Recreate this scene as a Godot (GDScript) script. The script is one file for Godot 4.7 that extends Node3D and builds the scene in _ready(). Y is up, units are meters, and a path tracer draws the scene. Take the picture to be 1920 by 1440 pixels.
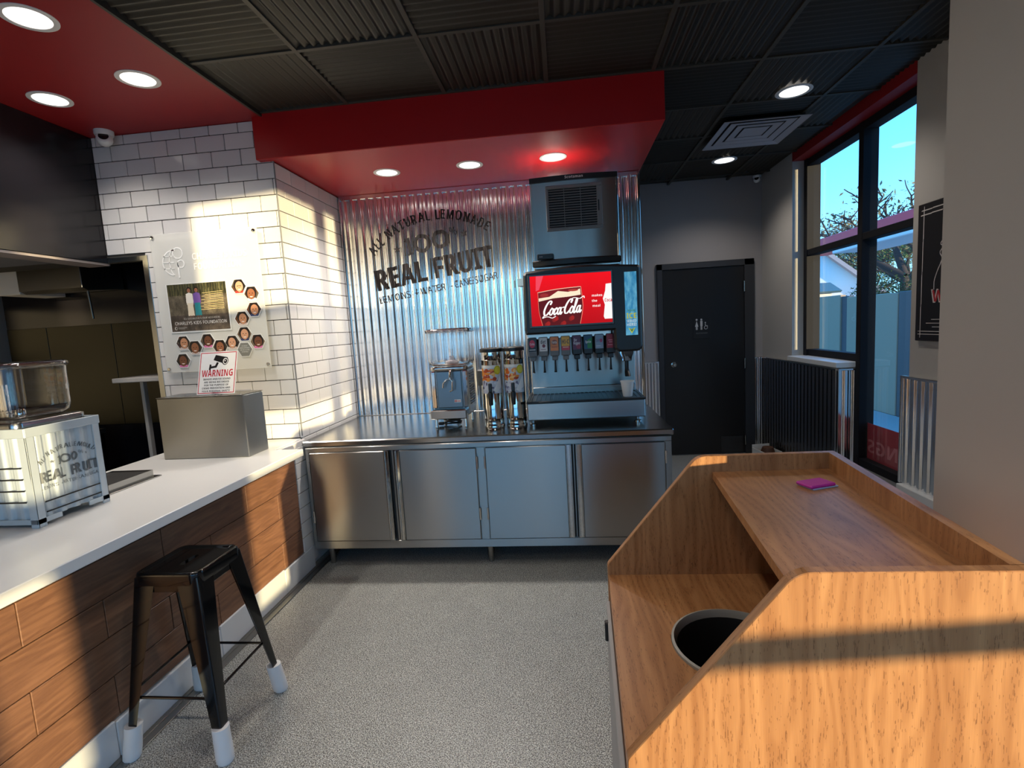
extends Node3D
# A lemonade-and-soda corner of a sandwich restaurant at low sun: camera and light first, then the shell, then the objects.

# ---------------------------------------------------------------- mesh building
class MB:
	var v := PackedVector3Array()
	var n := PackedVector3Array()
	var uv := PackedVector2Array()
	var rot := false            # swap the texture's axes (grain the other way)
	var uo := Vector2.ZERO      # texture offset
	func _uv(p: Vector3, m: Vector3) -> Vector2:
		var a := m.abs()
		var r: Vector2
		if a.y >= a.x and a.y >= a.z: r = Vector2(p.x, p.z)
		elif a.x >= a.z: r = Vector2(p.z, p.y)
		else: r = Vector2(p.x, p.y)
		return (Vector2(r.y, r.x) if rot else r) + uo
	func tri(a: Vector3, b: Vector3, c: Vector3) -> void:      # counter-clockwise seen from outside
		var m := (b - a).cross(c - a)
		if m.length_squared() < 1e-16: return
		m = m.normalized()
		for p in [a, c, b]:
			v.append(p); n.append(m); uv.append(_uv(p, m))
	func quad(a: Vector3, b: Vector3, c: Vector3, d: Vector3) -> MB:
		tri(a, b, c); tri(a, c, d)
		return self
	func smooth(a: Vector3, b: Vector3, c: Vector3, d: Vector3, na: Vector3, nb: Vector3, nc: Vector3, nd: Vector3) -> void:
		var t := [[a, na], [c, nc], [b, nb], [a, na], [d, nd], [c, nc]]
		for k in t:
			v.append(k[0]); n.append(k[1]); uv.append(_uv(k[0], k[1]))
	func quv(a: Vector3, b: Vector3, c: Vector3, d: Vector3, r := Rect2(0, 0, 1, 1)) -> MB:   # a bottom left, b bottom right, c top right, d top left
		var m := (b - a).cross(d - a).normalized()
		var e := [Vector2(r.position.x, r.end.y), r.end, Vector2(r.end.x, r.position.y), r.position]
		var p := [a, b, c, d]
		for i in [0, 2, 1, 0, 3, 2]:
			v.append(p[i]); n.append(m); uv.append(e[i])
		return self
	func out(pts: Array, ref: Vector3) -> void:                # a flat face turned away from ref
		var m: Vector3 = (pts[1] - pts[0]).cross(pts[2] - pts[0])
		var q: Array = pts.duplicate()
		if m.dot(pts[0] - ref) < 0.0: q.reverse()
		if q.size() == 3: tri(q[0], q[1], q[2])
		else: quad(q[0], q[1], q[2], q[3])
	func box(c: Vector3, s: Vector3, b := 0.0, xf := Transform3D()) -> MB:
		var h := s * 0.5
		b = minf(b, minf(h.x, minf(h.y, h.z)) * 0.9)
		var P := func(sx: float, sy: float, sz: float, ax: int) -> Vector3:
			var k := Vector3(h.x - (0.0 if ax == 0 else b), h.y - (0.0 if ax == 1 else b), h.z - (0.0 if ax == 2 else b))
			return xf * (c + Vector3(sx * k.x, sy * k.y, sz * k.z))
		var o := xf * c
		for s1 in [-1.0, 1.0]:
			out([P.call(s1, -1, -1, 0), P.call(s1, 1, -1, 0), P.call(s1, 1, 1, 0), P.call(s1, -1, 1, 0)], o)
			out([P.call(-1, s1, -1, 1), P.call(1, s1, -1, 1), P.call(1, s1, 1, 1), P.call(-1, s1, 1, 1)], o)
			out([P.call(-1, -1, s1, 2), P.call(1, -1, s1, 2), P.call(1, 1, s1, 2), P.call(-1, 1, s1, 2)], o)
			if b > 0.0:
				for s2 in [-1.0, 1.0]:
					out([P.call(s1, s2, -1, 0), P.call(s1, s2, 1, 0), P.call(s1, s2, 1, 1), P.call(s1, s2, -1, 1)], o)
					out([P.call(s1, -1, s2, 0), P.call(s1, 1, s2, 0), P.call(s1, 1, s2, 2), P.call(s1, -1, s2, 2)], o)
					out([P.call(-1, s1, s2, 1), P.call(1, s1, s2, 1), P.call(1, s1, s2, 2), P.call(-1, s1, s2, 2)], o)
					for s3 in [-1.0, 1.0]:
						out([P.call(s1, s2, s3, 0), P.call(s1, s2, s3, 1), P.call(s1, s2, s3, 2)], o)
		return self
	func mm(lo: Vector3, hi: Vector3, b := 0.0) -> MB:         # box from corner to corner
		return box((lo + hi) * 0.5, (hi - lo).abs(), b)
	func prism(pts: PackedVector2Array, d: float, xf := Transform3D(), bev := 0.0) -> MB:   # polygon in xy, thickness along z from 0 to d
		var q := pts.duplicate()
		if Geometry2D.is_polygon_clockwise(q): q.reverse()
		var inner := q
		if bev > 0.0:
			var off := Geometry2D.offset_polygon(q, -bev, Geometry2D.JOIN_MITER)
			if off.size() == 1 and off[0].size() == q.size():
				inner = off[0]
				if Geometry2D.is_polygon_clockwise(inner): inner.reverse()
				var best := 0; var bd := 1e9
				for i in inner.size():
					var dd := inner[i].distance_to(q[0])
					if dd < bd: bd = dd; best = i
				var sh := PackedVector2Array()
				for i in inner.size(): sh.append(inner[(i + best) % inner.size()])
				inner = sh
			else: bev = 0.0
		var idx := Geometry2D.triangulate_polygon(inner)
		for i in range(0, idx.size(), 3):
			var a := inner[idx[i]]; var b := inner[idx[i + 1]]; var c := inner[idx[i + 2]]
			if (b - a).cross(c - a) < 0.0:
				var t := b; b = c; c = t
			tri(xf * Vector3(a.x, a.y, d), xf * Vector3(b.x, b.y, d), xf * Vector3(c.x, c.y, d))
			tri(xf * Vector3(a.x, a.y, 0), xf * Vector3(c.x, c.y, 0), xf * Vector3(b.x, b.y, 0))
		for i in q.size():
			var j := (i + 1) % q.size()
			var A := func(p: Vector2, z: float) -> Vector3: return xf * Vector3(p.x, p.y, z)
			quad(A.call(q[i], bev), A.call(q[j], bev), A.call(q[j], d - bev), A.call(q[i], d - bev))
			if bev > 0.0:
				quad(A.call(q[i], d - bev), A.call(q[j], d - bev), A.call(inner[j], d), A.call(inner[i], d))
				quad(A.call(inner[i], 0), A.call(inner[j], 0), A.call(q[j], bev), A.call(q[i], bev))
		return self
	func loft(rings: Array, cap := true, closed := true) -> MB:  # rings of equal length, counter-clockwise seen from the end
		var R := rings.size(); var K: int = rings[0].size()
		var N := []
		for i in R:
			var row := PackedVector3Array()
			for j in K:
				var jp: int = (j + 1) % K if closed else mini(j + 1, K - 1)
				var jm: int = (j + K - 1) % K if closed else maxi(j - 1, 0)
				var t1: Vector3 = rings[i][jp] - rings[i][jm]
				var t2: Vector3 = rings[mini(i + 1, R - 1)][j] - rings[maxi(i - 1, 0)][j]
				row.append(t1.cross(t2).normalized())
			N.append(row)
		for i in R - 1:
			for j in (K if closed else K - 1):
				var k: int = (j + 1) % K
				smooth(rings[i][j], rings[i][k], rings[i + 1][k], rings[i + 1][j], N[i][j], N[i][k], N[i + 1][k], N[i + 1][j])
		if cap and closed:
			for e in [0, R - 1]:
				var c := Vector3.ZERO
				for p in rings[e]: c += p
				c /= K
				for j in K:
					var k: int = (j + 1) % K
					if e == 0: tri(c, rings[0][k], rings[0][j])
					else: tri(c, rings[e][j], rings[e][k])
		return self
	func tube(path: PackedVector3Array, rad, sides := 10, cap := true) -> MB:
		var rings := []
		var up := Vector3.UP
		var last := Vector3.ZERO
		for i in path.size():
			var t: Vector3 = (path[mini(i + 1, path.size() - 1)] - path[maxi(i - 1, 0)]).normalized()
			if i == 0:
				up = Vector3.RIGHT if absf(t.y) > 0.9 else Vector3.UP
				up = (up - t * up.dot(t)).normalized()
			else:
				up = (up - t * up.dot(t)).normalized()
			var sd := t.cross(up)
			var r: float = rad[i] if rad is Array or rad is PackedFloat32Array else rad
			var ring := PackedVector3Array()
			for k in sides:
				var a := TAU * k / sides
				ring.append(path[i] + (up * cos(a) + sd * sin(a)) * r)
			rings.append(ring)
			last = t
		var flip := []
		for r in rings:
			var q: PackedVector3Array = r
			q.reverse()
			flip.append(q)
		return loft(flip, cap) if _ccw(flip) else loft(rings, cap)
	func _ccw(r: Array) -> bool:
		var c := Vector3.ZERO
		for p in r[0]: c += p
		c /= r[0].size()
		return (r[0][1] - r[0][0]).cross(r[1][0] - r[0][0]).dot(r[0][0] - c) > 0.0
	func lathe(prof: PackedVector2Array, xf := Transform3D(), segs := 32) -> MB:   # (radius, height), drawn upwards outside
		var m := prof.size() - 1
		var fn := []
		for i in m:
			var d := prof[i + 1] - prof[i]
			fn.append(Vector2(d.y, -d.x).normalized())
		for i in m:
			var n0: Vector2 = fn[i]; var n1: Vector2 = fn[i]
			if i > 0 and fn[i].dot(fn[i - 1]) > 0.75: n0 = (fn[i] + fn[i - 1]).normalized()
			if i < m - 1 and fn[i].dot(fn[i + 1]) > 0.75: n1 = (fn[i] + fn[i + 1]).normalized()
			for k in segs:
				var a := TAU * k / segs; var b := TAU * (k + 1) / segs
				var ca := Vector3(cos(a), 0, -sin(a)); var cb := Vector3(cos(b), 0, -sin(b))
				var p0 := prof[i]; var p1 := prof[i + 1]
				var B := xf.basis
				smooth(xf * (ca * p0.x + Vector3(0, p0.y, 0)), xf * (cb * p0.x + Vector3(0, p0.y, 0)), xf * (cb * p1.x + Vector3(0, p1.y, 0)), xf * (ca * p1.x + Vector3(0, p1.y, 0)),
					(B * (ca * n0.x + Vector3(0, n0.y, 0))).normalized(), (B * (cb * n0.x + Vector3(0, n0.y, 0))).normalized(), (B * (cb * n1.x + Vector3(0, n1.y, 0))).normalized(), (B * (ca * n1.x + Vector3(0, n1.y, 0))).normalized())
		return self
	func mesh() -> ArrayMesh:
		var a := []
		a.resize(Mesh.ARRAY_MAX)
		a[Mesh.ARRAY_VERTEX] = v; a[Mesh.ARRAY_NORMAL] = n; a[Mesh.ARRAY_TEX_UV] = uv
		var me := ArrayMesh.new()
		me.add_surface_from_arrays(Mesh.PRIMITIVE_TRIANGLES, a)
		return me

func mb() -> MB: return MB.new()
func V(x: float, y: float, z: float) -> Vector3: return Vector3(x, y, z)
func T(p: Vector3, e := Vector3.ZERO) -> Transform3D: return Transform3D(Basis.from_euler(e), p)

# ---------------------------------------------------------------- things, parts, labels
var taken := {}
func numbered(s: String) -> String:
	var k: int = taken.get(s, 0)
	taken[s] = k + 1
	return s if k == 0 else "%s_%03d" % [s, k]
func tag(o: Node3D, label: String, category: String, group := "", kind := "") -> Node3D:
	o.set_meta("label", label); o.set_meta("category", category)
	if group: o.set_meta("group", group)
	if kind: o.set_meta("kind", kind)
	return o
func thing(called: String, label: String, category: String, at := Vector3.ZERO, turn := 0.0, group := "", kind := "") -> Node3D:
	var o := Node3D.new()
	o.name = numbered(called); o.position = at; o.rotation.y = turn
	add_child(o)
	return tag(o, label, category, group, kind)
func put(called: String, b, m: Material, parent: Node3D = null, at := Transform3D()) -> MeshInstance3D:
	var o := MeshInstance3D.new()
	o.mesh = b.mesh() if b is MB else b
	o.material_override = null
	if o.mesh.get_surface_count(): o.set_surface_override_material(0, m)
	o.transform = at
	o.name = numbered(called) if parent == null else called
	(parent if parent else self).add_child(o, true)
	return o
func solid(called: String, label: String, category: String, b, m: Material, group := "", kind := "") -> MeshInstance3D:
	var o := put(called, b, m)
	tag(o, label, category, group, kind)
	return o
func struct(called: String, label: String, category: String, b, m: Material) -> MeshInstance3D:
	return solid(called, label, category, b, m, "", "structure")
func part(o: Node3D, label: String) -> Node3D:
	o.set_meta("label", label); return o

# ---------------------------------------------------------------- materials
var M := {}
func mat(c: Color, rough := 0.6, metal := 0.0) -> StandardMaterial3D:
	var m := StandardMaterial3D.new()
	m.albedo_color = c; m.roughness = rough; m.metallic = metal
	return m
func rgb(r: int, g: int, b: int) -> Color: return Color8(r, g, b)
func tex(im: Image) -> ImageTexture: return ImageTexture.create_from_image(im)
func textured(im: Image, rough := 0.6, sc := Vector3.ONE) -> StandardMaterial3D:
	var m := mat(Color.WHITE, rough)
	m.albedo_texture = tex(im); m.uv1_scale = sc
	return m
func printed(im: Image, rough := 0.4) -> StandardMaterial3D: return textured(im, rough)
func glow(c: Color, e: float) -> StandardMaterial3D:
	var m := mat(c, 0.5)
	m.emission_enabled = true; m.emission = c; m.emission_energy_multiplier = e
	return m
func lit_print(im: Image, e: float) -> StandardMaterial3D:
	var m := printed(im, 0.3)
	m.emission_enabled = true; m.emission = Color.WHITE; m.emission_texture = m.albedo_texture; m.emission_operator = BaseMaterial3D.EMISSION_OP_MULTIPLY; m.emission_energy_multiplier = e
	return m
func glass(alpha: float, tint := Color.WHITE, rough := 0.0) -> StandardMaterial3D:
	var m := mat(Color(tint, alpha), rough)
	m.transparency = BaseMaterial3D.TRANSPARENCY_ALPHA
	return m
func brushed(c: Color, rough: float, an: float) -> StandardMaterial3D:
	var m := mat(c, rough, 1.0)
	if an != 0.0:
		m.anisotropy_enabled = true; m.anisotropy = an
	return m

func noise(f: float, sd: int, oct := 3) -> FastNoiseLite:
	var q := FastNoiseLite.new()
	q.seed = sd; q.frequency = f; q.fractal_octaves = oct
	q.noise_type = FastNoiseLite.TYPE_SIMPLEX_SMOOTH
	return q

func wood_image(w: int, h: int, light: Color, dark: Color, pore: Color, sd: int, rings: float, warp: float, pores: float) -> Image:
	# grain runs along the picture's height; it wraps because the noise is read on a cylinder in both directions
	var im := Image.create_empty(w, h, false, Image.FORMAT_RGB8)
	var a := noise(1.0, sd, 3); var b := noise(1.0, sd + 1, 4); var c := noise(1.0, sd + 2, 2); var d := noise(1.0, sd + 3, 2)
	for y in h:
		var ty := TAU * y / h
		var cy := cos(ty); var sy := sin(ty)
		for x in w:
			var u := float(x) / w
			var tx := TAU * u
			var q := Vector3(cos(tx) * 0.55, sin(tx) * 0.55, 0.0)
			var low := a.get_noise_3d(q.x + cy * 0.23, q.y + sy * 0.23, cy * 0.21 + 3.0)
			var r := rings * u + warp * low
			var g := 0.5 + 0.5 * sin(TAU * r)
			g = g * g * (3.0 - 2.0 * g)
			var band := b.get_noise_3d(cos(tx) * 2.2, sin(tx) * 2.2, cy * 0.15) * 0.5 + 0.5
			var k := clampf(0.26 * g + 1.1 * (band - 0.5) + 0.38, 0.0, 1.0)
			var col := light.lerp(dark, k)
			var fine := c.get_noise_3d(x * 0.55, y * 0.02, 9.0)
			var po := d.get_noise_3d(x * 0.32, y * 0.045, 21.0)
			if po > 0.62 - 0.25 * g: col = col.lerp(pore, pores)
			col = col * (1.0 + 0.05 * fine)
			im.set_pixel(x, y, col)
	return im

func floor_image() -> Image:
	var s := 1024
	var im := Image.create_empty(s, s, false, Image.FORMAT_RGB8)
	var r := RandomNumberGenerator.new(); r.seed = 11
	var base := rgb(150, 146, 138)
	var bytes := PackedByteArray(); bytes.resize(s * s * 3)
	var lo := noise(0.012, 5, 3)
	var grain := noise(0.34, 8, 2)
	var grain2 := noise(0.27, 9, 2)
	for y in s:
		for x in s:
			var g := grain.get_noise_2d(x, y); var h := grain2.get_noise_2d(x, y)
			var k := 1.0 + 0.04 * lo.get_noise_2d(x, y)
			var c := Vector3(150, 146, 138)
			if g > 0.24: c = Vector3(222, 218, 208)
			elif g < -0.30: c = Vector3(40, 39, 38)
			elif h > 0.25: c = Vector3(182, 172, 152)
			elif h < -0.28: c = Vector3(96, 92, 88)
			c *= k
			var i := (y * s + x) * 3
			bytes[i] = clampi(int(c.x * 0.96), 0, 255); bytes[i + 1] = clampi(int(c.y), 0, 255); bytes[i + 2] = clampi(int(c.z * 1.03), 0, 255)
	return Image.create_from_data(s, s, false, Image.FORMAT_RGB8, bytes)

# ---------------------------------------------------------------- lettering and print
var fonts := {}
func font(bold: bool) -> SystemFont:
	if not fonts.has(bold):
		var f := SystemFont.new()
		f.font_names = ["Droid Sans"]; f.font_weight = 700 if bold else 400
		fonts[bold] = f
	return fonts[bold]
var glyph_cache := {}
func glyphs(s: String, h: float, bold := true, xs := 1.0) -> PackedVector2Array:   # triangles; baseline 0, centred, capital height h
	var key := s + str(bold)
	if not glyph_cache.has(key):
		var tm := TextMesh.new()
		tm.font = font(bold); tm.text = s; tm.font_size = 96; tm.pixel_size = 0.01; tm.depth = 0.0
		var cap := TextMesh.new()
		cap.font = font(bold); cap.text = "H"; cap.font_size = 96; cap.pixel_size = 0.01; cap.depth = 0.0
		var cb := cap.get_aabb()
		var arr := tm.get_mesh_arrays()
		var o := PackedVector2Array()
		for i in arr[Mesh.ARRAY_INDEX]:
			var p: Vector3 = arr[Mesh.ARRAY_VERTEX][i]
			o.append(Vector2(p.x, p.y - cb.position.y) / cb.size.y)
		var lo := 1e9; var hi := -1e9
		for p in o: lo = minf(lo, p.x); hi = maxf(hi, p.x)
		for i in o.size(): o[i].x -= (lo + hi) * 0.5
		glyph_cache[key] = o
	var q := PackedVector2Array()
	for p in glyph_cache[key]: q.append(Vector2(p.x * xs, p.y) * h)
	return q
func width(t: PackedVector2Array) -> float:
	var lo := 1e9; var hi := -1e9
	for p in t: lo = minf(lo, p.x); hi = maxf(hi, p.x)
	return hi - lo
func fit(s: String, w: float, h: float, bold := true) -> PackedVector2Array:       # letters squeezed to width w
	var t := glyphs(s, h, bold)
	var k := w / width(t)
	for i in t.size(): t[i].x *= k
	return t
func moved(t: PackedVector2Array, x: Transform2D) -> PackedVector2Array: return x * t
func flat_letters(t: PackedVector2Array, xf: Transform3D) -> MB:
	var b := mb()
	for i in range(0, t.size(), 3):
		var p := [t[i], t[i + 1], t[i + 2]]
		if (p[1] - p[0]).cross(p[2] - p[0]) < 0.0: p.reverse()
		b.tri(xf * V(p[0].x, p[0].y, 0), xf * V(p[1].x, p[1].y, 0), xf * V(p[2].x, p[2].y, 0))
	return b
func star(r: float, c: Vector2, turn := 0.0) -> PackedVector2Array:
	var t := PackedVector2Array()
	for k in 10:
		var a := PI / 2 + TAU * k / 10.0 + turn; var b := PI / 2 + TAU * (k + 1) / 10.0 + turn
		t.append_array([c, c + Vector2(cos(a), sin(a)) * (r if k % 2 == 0 else r * 0.4), c + Vector2(cos(b), sin(b)) * (r if k % 2 == 1 else r * 0.4)])
	return t
func ring2(c: Vector2, r0: float, r1: float) -> PackedVector2Array:
	var t := PackedVector2Array()
	for k in 32:
		var a := Vector2.from_angle(TAU * k / 32.0); var b := Vector2.from_angle(TAU * (k + 1) / 32.0)
		t.append_array([c + a * r0, c + a * r1, c + b * r1, c + a * r0, c + b * r1, c + b * r0])
	return t
func rect2(a: Vector2, b: Vector2) -> PackedVector2Array:
	return PackedVector2Array([a, Vector2(b.x, a.y), b, a, b, Vector2(a.x, b.y)])
func emblem() -> Array:     # the lemonade emblem, REAL FRUIT one unit wide: [name, triangles]
	var o := []
	var arc := PackedVector2Array()
	var s := "ALL NATURAL LEMONADE"
	var wid := []; var total := 0.0
	for ch in s:
		var w := 0.028 if ch == " " else width(glyphs(ch, 0.073, false, 0.74)) + 0.0115
		wid.append(w); total += w
	var cen := Vector2(0.507, -0.24); var R := 0.708
	var full := deg_to_rad(85.5); var at := 0.0
	for i in s.length():
		var mid: float = (at + wid[i] * 0.5) / total - 0.5
		at += wid[i]
		if s[i] == " ": continue
		var a := PI / 2 - mid * full
		for dx in [-0.0025, 0.0025]: arc.append_array(Transform2D(a - PI / 2, cen + Vector2(cos(a), sin(a)) * R) * (Transform2D(0, Vector2(dx, 0)) * glyphs(s[i], 0.073, false, 0.74)))
	o.append(["arched_lettering", arc])
	var hun := rect2(Vector2(0.318, 0.229), Vector2(0.348, 0.368))
	hun.append_array([Vector2(0.318, 0.368), Vector2(0.298, 0.34), Vector2(0.318, 0.335)])
	hun.append_array(rect2(Vector2(0.306, 0.229), Vector2(0.36, 0.245)))
	hun.append_array(ring2(Vector2(0.445, 0.30), 0.044, 0.074)); hun.append_array(ring2(Vector2(0.602, 0.30), 0.044, 0.074))
	hun.append_array(Transform2D(0, Vector2(0.715, 0.312)) * glyphs("%", 0.06, false, 0.9))
	o.append(["numeral_lettering", hun])
	var big := Transform2D(0, Vector2(0.213, 0)) * fit("REAL", 0.427, 0.168)
	big.append_array(Transform2D(0, Vector2(0.745, 0)) * fit("FRUIT", 0.49, 0.168))
	var bold := PackedVector2Array()
	for dx in [-0.004, 0.0, 0.004]: bold.append_array(Transform2D(0, Vector2(dx, 0)) * big)
	o.append(["large_lettering", bold])
	var low := Transform2D(0, Vector2(0.125, -0.105)) * fit("LEMONS", 0.27, 0.055, false)
	low.append_array(Transform2D(0, Vector2(0.315, -0.1)) * glyphs("+", 0.04, true))
	low.append_array(Transform2D(0, Vector2(0.455, -0.105)) * fit("WATER", 0.21, 0.055, false))
	low.append_array(Transform2D(0, Vector2(0.612, -0.1)) * glyphs("-", 0.04, true))
	low.append_array(Transform2D(0, Vector2(0.82, -0.105)) * fit("CANE SUGAR", 0.36, 0.055, false))
	o.append(["small_lettering", low])
	o.append(["star", star(0.03, Vector2(0.23, 0.297))]); o.append(["star", star(0.03, Vector2(0.80, 0.307))])
	return o
func clip_x(p: PackedVector2Array, x: float, keep_right: bool) -> PackedVector2Array:
	var o := PackedVector2Array()
	for i in p.size():
		var a := p[i]; var b := p[(i + 1) % p.size()]
		var ia := (a.x >= x) == keep_right; var ib := (b.x >= x) == keep_right
		if ia: o.append(a)
		if ia != ib and absf(b.x - a.x) > 1e-9: o.append(a.lerp(b, (x - a.x) / (b.x - a.x)))
	return o
func laid_letters(t: PackedVector2Array, step: float, place: Callable) -> MB:      # letters laid onto a ribbed surface
	var b := mb()
	for i in range(0, t.size(), 3):
		var lo := minf(t[i].x, minf(t[i + 1].x, t[i + 2].x)); var hi := maxf(t[i].x, maxf(t[i + 1].x, t[i + 2].x))
		for k in range(floori(lo / step), floori(hi / step) + 1):
			var p := clip_x(clip_x(PackedVector2Array([t[i], t[i + 1], t[i + 2]]), k * step, true), (k + 1) * step, false)
			for j in range(1, p.size() - 1):
				var q := [p[0], p[j], p[j + 1]]
				if (q[1] - q[0]).cross(q[2] - q[0]) < 0.0: q.reverse()
				b.tri(place.call(q[0]), place.call(q[1]), place.call(q[2]))
	return b

# drawing into an image (y down, pixels)
func d_rect(im: Image, x: float, y: float, w: float, h: float, c: Color) -> void: im.fill_rect(Rect2i(int(x), int(y), int(w), int(h)), c)
func d_tris(im: Image, t: PackedVector2Array, c: Color) -> void:
	var W := im.get_width(); var H := im.get_height()
	for i in range(0, t.size(), 3):
		var a := t[i]; var b := t[i + 1]; var d := t[i + 2]
		var x0 := maxi(0, floori(minf(a.x, minf(b.x, d.x)))); var x1 := mini(W - 1, ceili(maxf(a.x, maxf(b.x, d.x))))
		var y0 := maxi(0, floori(minf(a.y, minf(b.y, d.y)))); var y1 := mini(H - 1, ceili(maxf(a.y, maxf(b.y, d.y))))
		var area := (b - a).cross(d - a)
		if absf(area) < 1e-6: continue
		for y in range(y0, y1 + 1):
			for x in range(x0, x1 + 1):
				var p := Vector2(x + 0.5, y + 0.5)
				if (b - a).cross(p - a) / area >= -0.001 and (d - b).cross(p - b) / area >= -0.001 and (a - d).cross(p - d) / area >= -0.001:
					im.set_pixel(x, y, c)
func d_text(im: Image, s: String, x: float, y: float, h: float, c: Color, bold := true, w := 0.0) -> void:   # centre x, baseline y
	var t := glyphs(s, h, bold) if w <= 0.0 else fit(s, w, h, bold)
	d_tris(im, Transform2D(Vector2(1, 0), Vector2(0, -1), Vector2(x, y)) * t, c)
func d_ell(im: Image, cx: float, cy: float, rx: float, ry: float, c: Color) -> void:
	for y in range(maxi(0, floori(cy - ry)), mini(im.get_height() - 1, ceili(cy + ry)) + 1):
		for x in range(maxi(0, floori(cx - rx)), mini(im.get_width() - 1, ceili(cx + rx)) + 1):
			if pow((x + 0.5 - cx) / rx, 2) + pow((y + 0.5 - cy) / ry, 2) <= 1.0: im.set_pixel(x, y, c)
func d_poly(im: Image, p: PackedVector2Array, c: Color) -> void:
	var t := PackedVector2Array()
	for i in Geometry2D.triangulate_polygon(p): t.append(p[i])
	d_tris(im, t, c)
func spline(p: Array, steps := 12) -> PackedVector2Array:
	var o := PackedVector2Array()
	for i in p.size() - 1:
		var a: Vector2 = p[maxi(i - 1, 0)]; var b: Vector2 = p[i]; var c: Vector2 = p[i + 1]; var d: Vector2 = p[mini(i + 2, p.size() - 1)]
		for k in steps: o.append(b.cubic_interpolate(c, a, d, float(k) / steps))
	o.append(p[-1])
	return o
func d_stroke(im: Image, p: Array, w0: float, w1: float, c: Color, steps := 16) -> void:   # a pen: thin across, thick downwards
	var s := spline(p, steps)
	for i in s.size() - 1:
		var dir := (s[i + 1] - s[i])
		var k := absf(dir.y) / maxf(dir.length(), 1e-6)
		var r := 0.5 * lerpf(w0, w1, k)
		var m := maxi(1, ceili(dir.length()))
		for j in m:
			var q := s[i].lerp(s[i + 1], float(j) / m)
			d_ell(im, q.x, q.y, r, r, c)
func d_script(im: Image, ox: float, oy: float, sc: float, c: Color) -> void:    # the cola's flowing script, capitals sc high, baseline oy
	var F := func(a: Array) -> Array:
		var o := []
		for p in a:
			o.append(Vector2(ox + (p[0] * 0.74 + 0.22 * p[1]) * sc, oy - (p[1] + p[0] * 0.035) * sc))
		return o
	var tn := sc * 0.05; var tk := sc * 0.135
	for x in [0.0, 1.98]:
		d_stroke(im, F.call([[x + 0.56, 0.78], [x + 0.62, 0.93], [x + 0.50, 1.02], [x + 0.30, 0.90], [x + 0.12, 0.60], [x + 0.05, 0.28], [x + 0.15, 0.04], [x + 0.34, 0.03], [x + 0.52, 0.2]]), tn, tk, c)
	d_stroke(im, F.call([[0.34, 0.03], [0.10, -0.04], [0.02, -0.16], [0.28, -0.10], [0.6, -0.12], [0.95, -0.22], [1.25, -0.12]]), tn, tn * 1.6, c)
	d_stroke(im, F.call([[2.5, 0.80], [2.62, 1.05], [2.9, 1.06], [3.3, 0.98], [3.62, 1.12], [3.72, 1.0]]), tn, tn * 1.5, c)
	for x in [0.76, 2.70]:
		d_stroke(im, F.call([[x, 0.48], [x - 0.14, 0.3], [x - 0.13, 0.08], [x, 0.0], [x + 0.13, 0.14], [x + 0.14, 0.36], [x, 0.48], [x + 0.12, 0.44], [x + 0.26, 0.42]]), tn, tk * 0.85, c)
	d_stroke(im, F.call([[1.30, 0.38], [1.22, 0.48], [1.08, 0.36], [1.03, 0.14], [1.12, 0.0], [1.28, 0.12]]), tn, tk * 0.9, c)
	for x in [1.50, 3.34]:
		d_stroke(im, F.call([[x + 0.10, 0.42], [x, 0.48], [x - 0.12, 0.34], [x - 0.13, 0.1], [x - 0.02, 0.0], [x + 0.10, 0.16], [x + 0.15, 0.46], [x + 0.13, 0.1], [x + 0.2, 0.0], [x + 0.3, 0.14]]), tn, tk * 0.85, c)
	d_stroke(im, F.call([[1.80, 0.46], [1.93, 0.48]]), tn * 1.6, tn * 1.6, c)
	d_stroke(im, F.call([[2.94, 0.3], [3.08, 0.8], [3.06, 1.0], [2.98, 0.86], [2.94, 0.12], [3.02, 0.0], [3.14, 0.12]]), tn, tk * 0.85, c)

# ================================================================ the scene
const FPX := 960.0
func _ready() -> void:
	# ---- camera
	var cam := Camera3D.new()
	cam.name = "camera"
	cam.fov = rad_to_deg(2.0 * atan(720.0 / FPX)); cam.near = 0.05; cam.far = 400.0
	var bas := Basis(Vector3.UP, 0.10538073) * Basis(Vector3.RIGHT, -0.11073813) * Basis(Vector3.BACK, -0.05844582)
	cam.transform = Transform3D(bas, V(0, 1.55, 0))
	add_child(cam); cam.current = true
	# ---- sky and exposure
	var env := Environment.new()
	var psm := ProceduralSkyMaterial.new()
	psm.sky_top_color = rgb(58, 146, 226); psm.sky_horizon_color = rgb(146, 215, 246); psm.sky_curve = 0.11
	psm.ground_bottom_color = rgb(120, 115, 110); psm.ground_horizon_color = rgb(170, 175, 175)
	psm.sky_energy_multiplier = 1.0
	var sky := Sky.new(); sky.sky_material = psm
	env.background_mode = Environment.BG_SKY; env.sky = sky
	env.tonemap_mode = Environment.TONE_MAPPER_LINEAR
	env.tonemap_exposure = EXPOSURE
	env.background_energy_multiplier = SKY
	env.sdfgi_enabled = true; env.ssao_enabled = true; env.ssil_enabled = true
	var we := WorldEnvironment.new()
	we.name = "world_environment"; we.environment = env
	add_child(we)
	# ---- low sun, from behind the camera on the right, through the right-hand windows
	var sun := DirectionalLight3D.new()
	sun.name = "sun"; sun.light_color = rgb(255, 232, 180); sun.light_energy = SUN
	sun.light_angular_distance = 0.6; sun.shadow_enabled = true; sun.sky_mode = DirectionalLight3D.SKY_MODE_LIGHT_ONLY
	var dir := V(-1.0, -0.055 * 1.487, -1.1).normalized()
	add_child(sun)
	sun.look_at_from_position(Vector3.ZERO, dir, Vector3.UP)

	materials()
	shell()
	counter()
	tile_wall_things()
	beverage_station()
	ice_and_soda()
	stool(); crate(); waste_station()
	far_corner()
	ceiling_things()
	kitchen()
	outdoors()

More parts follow.
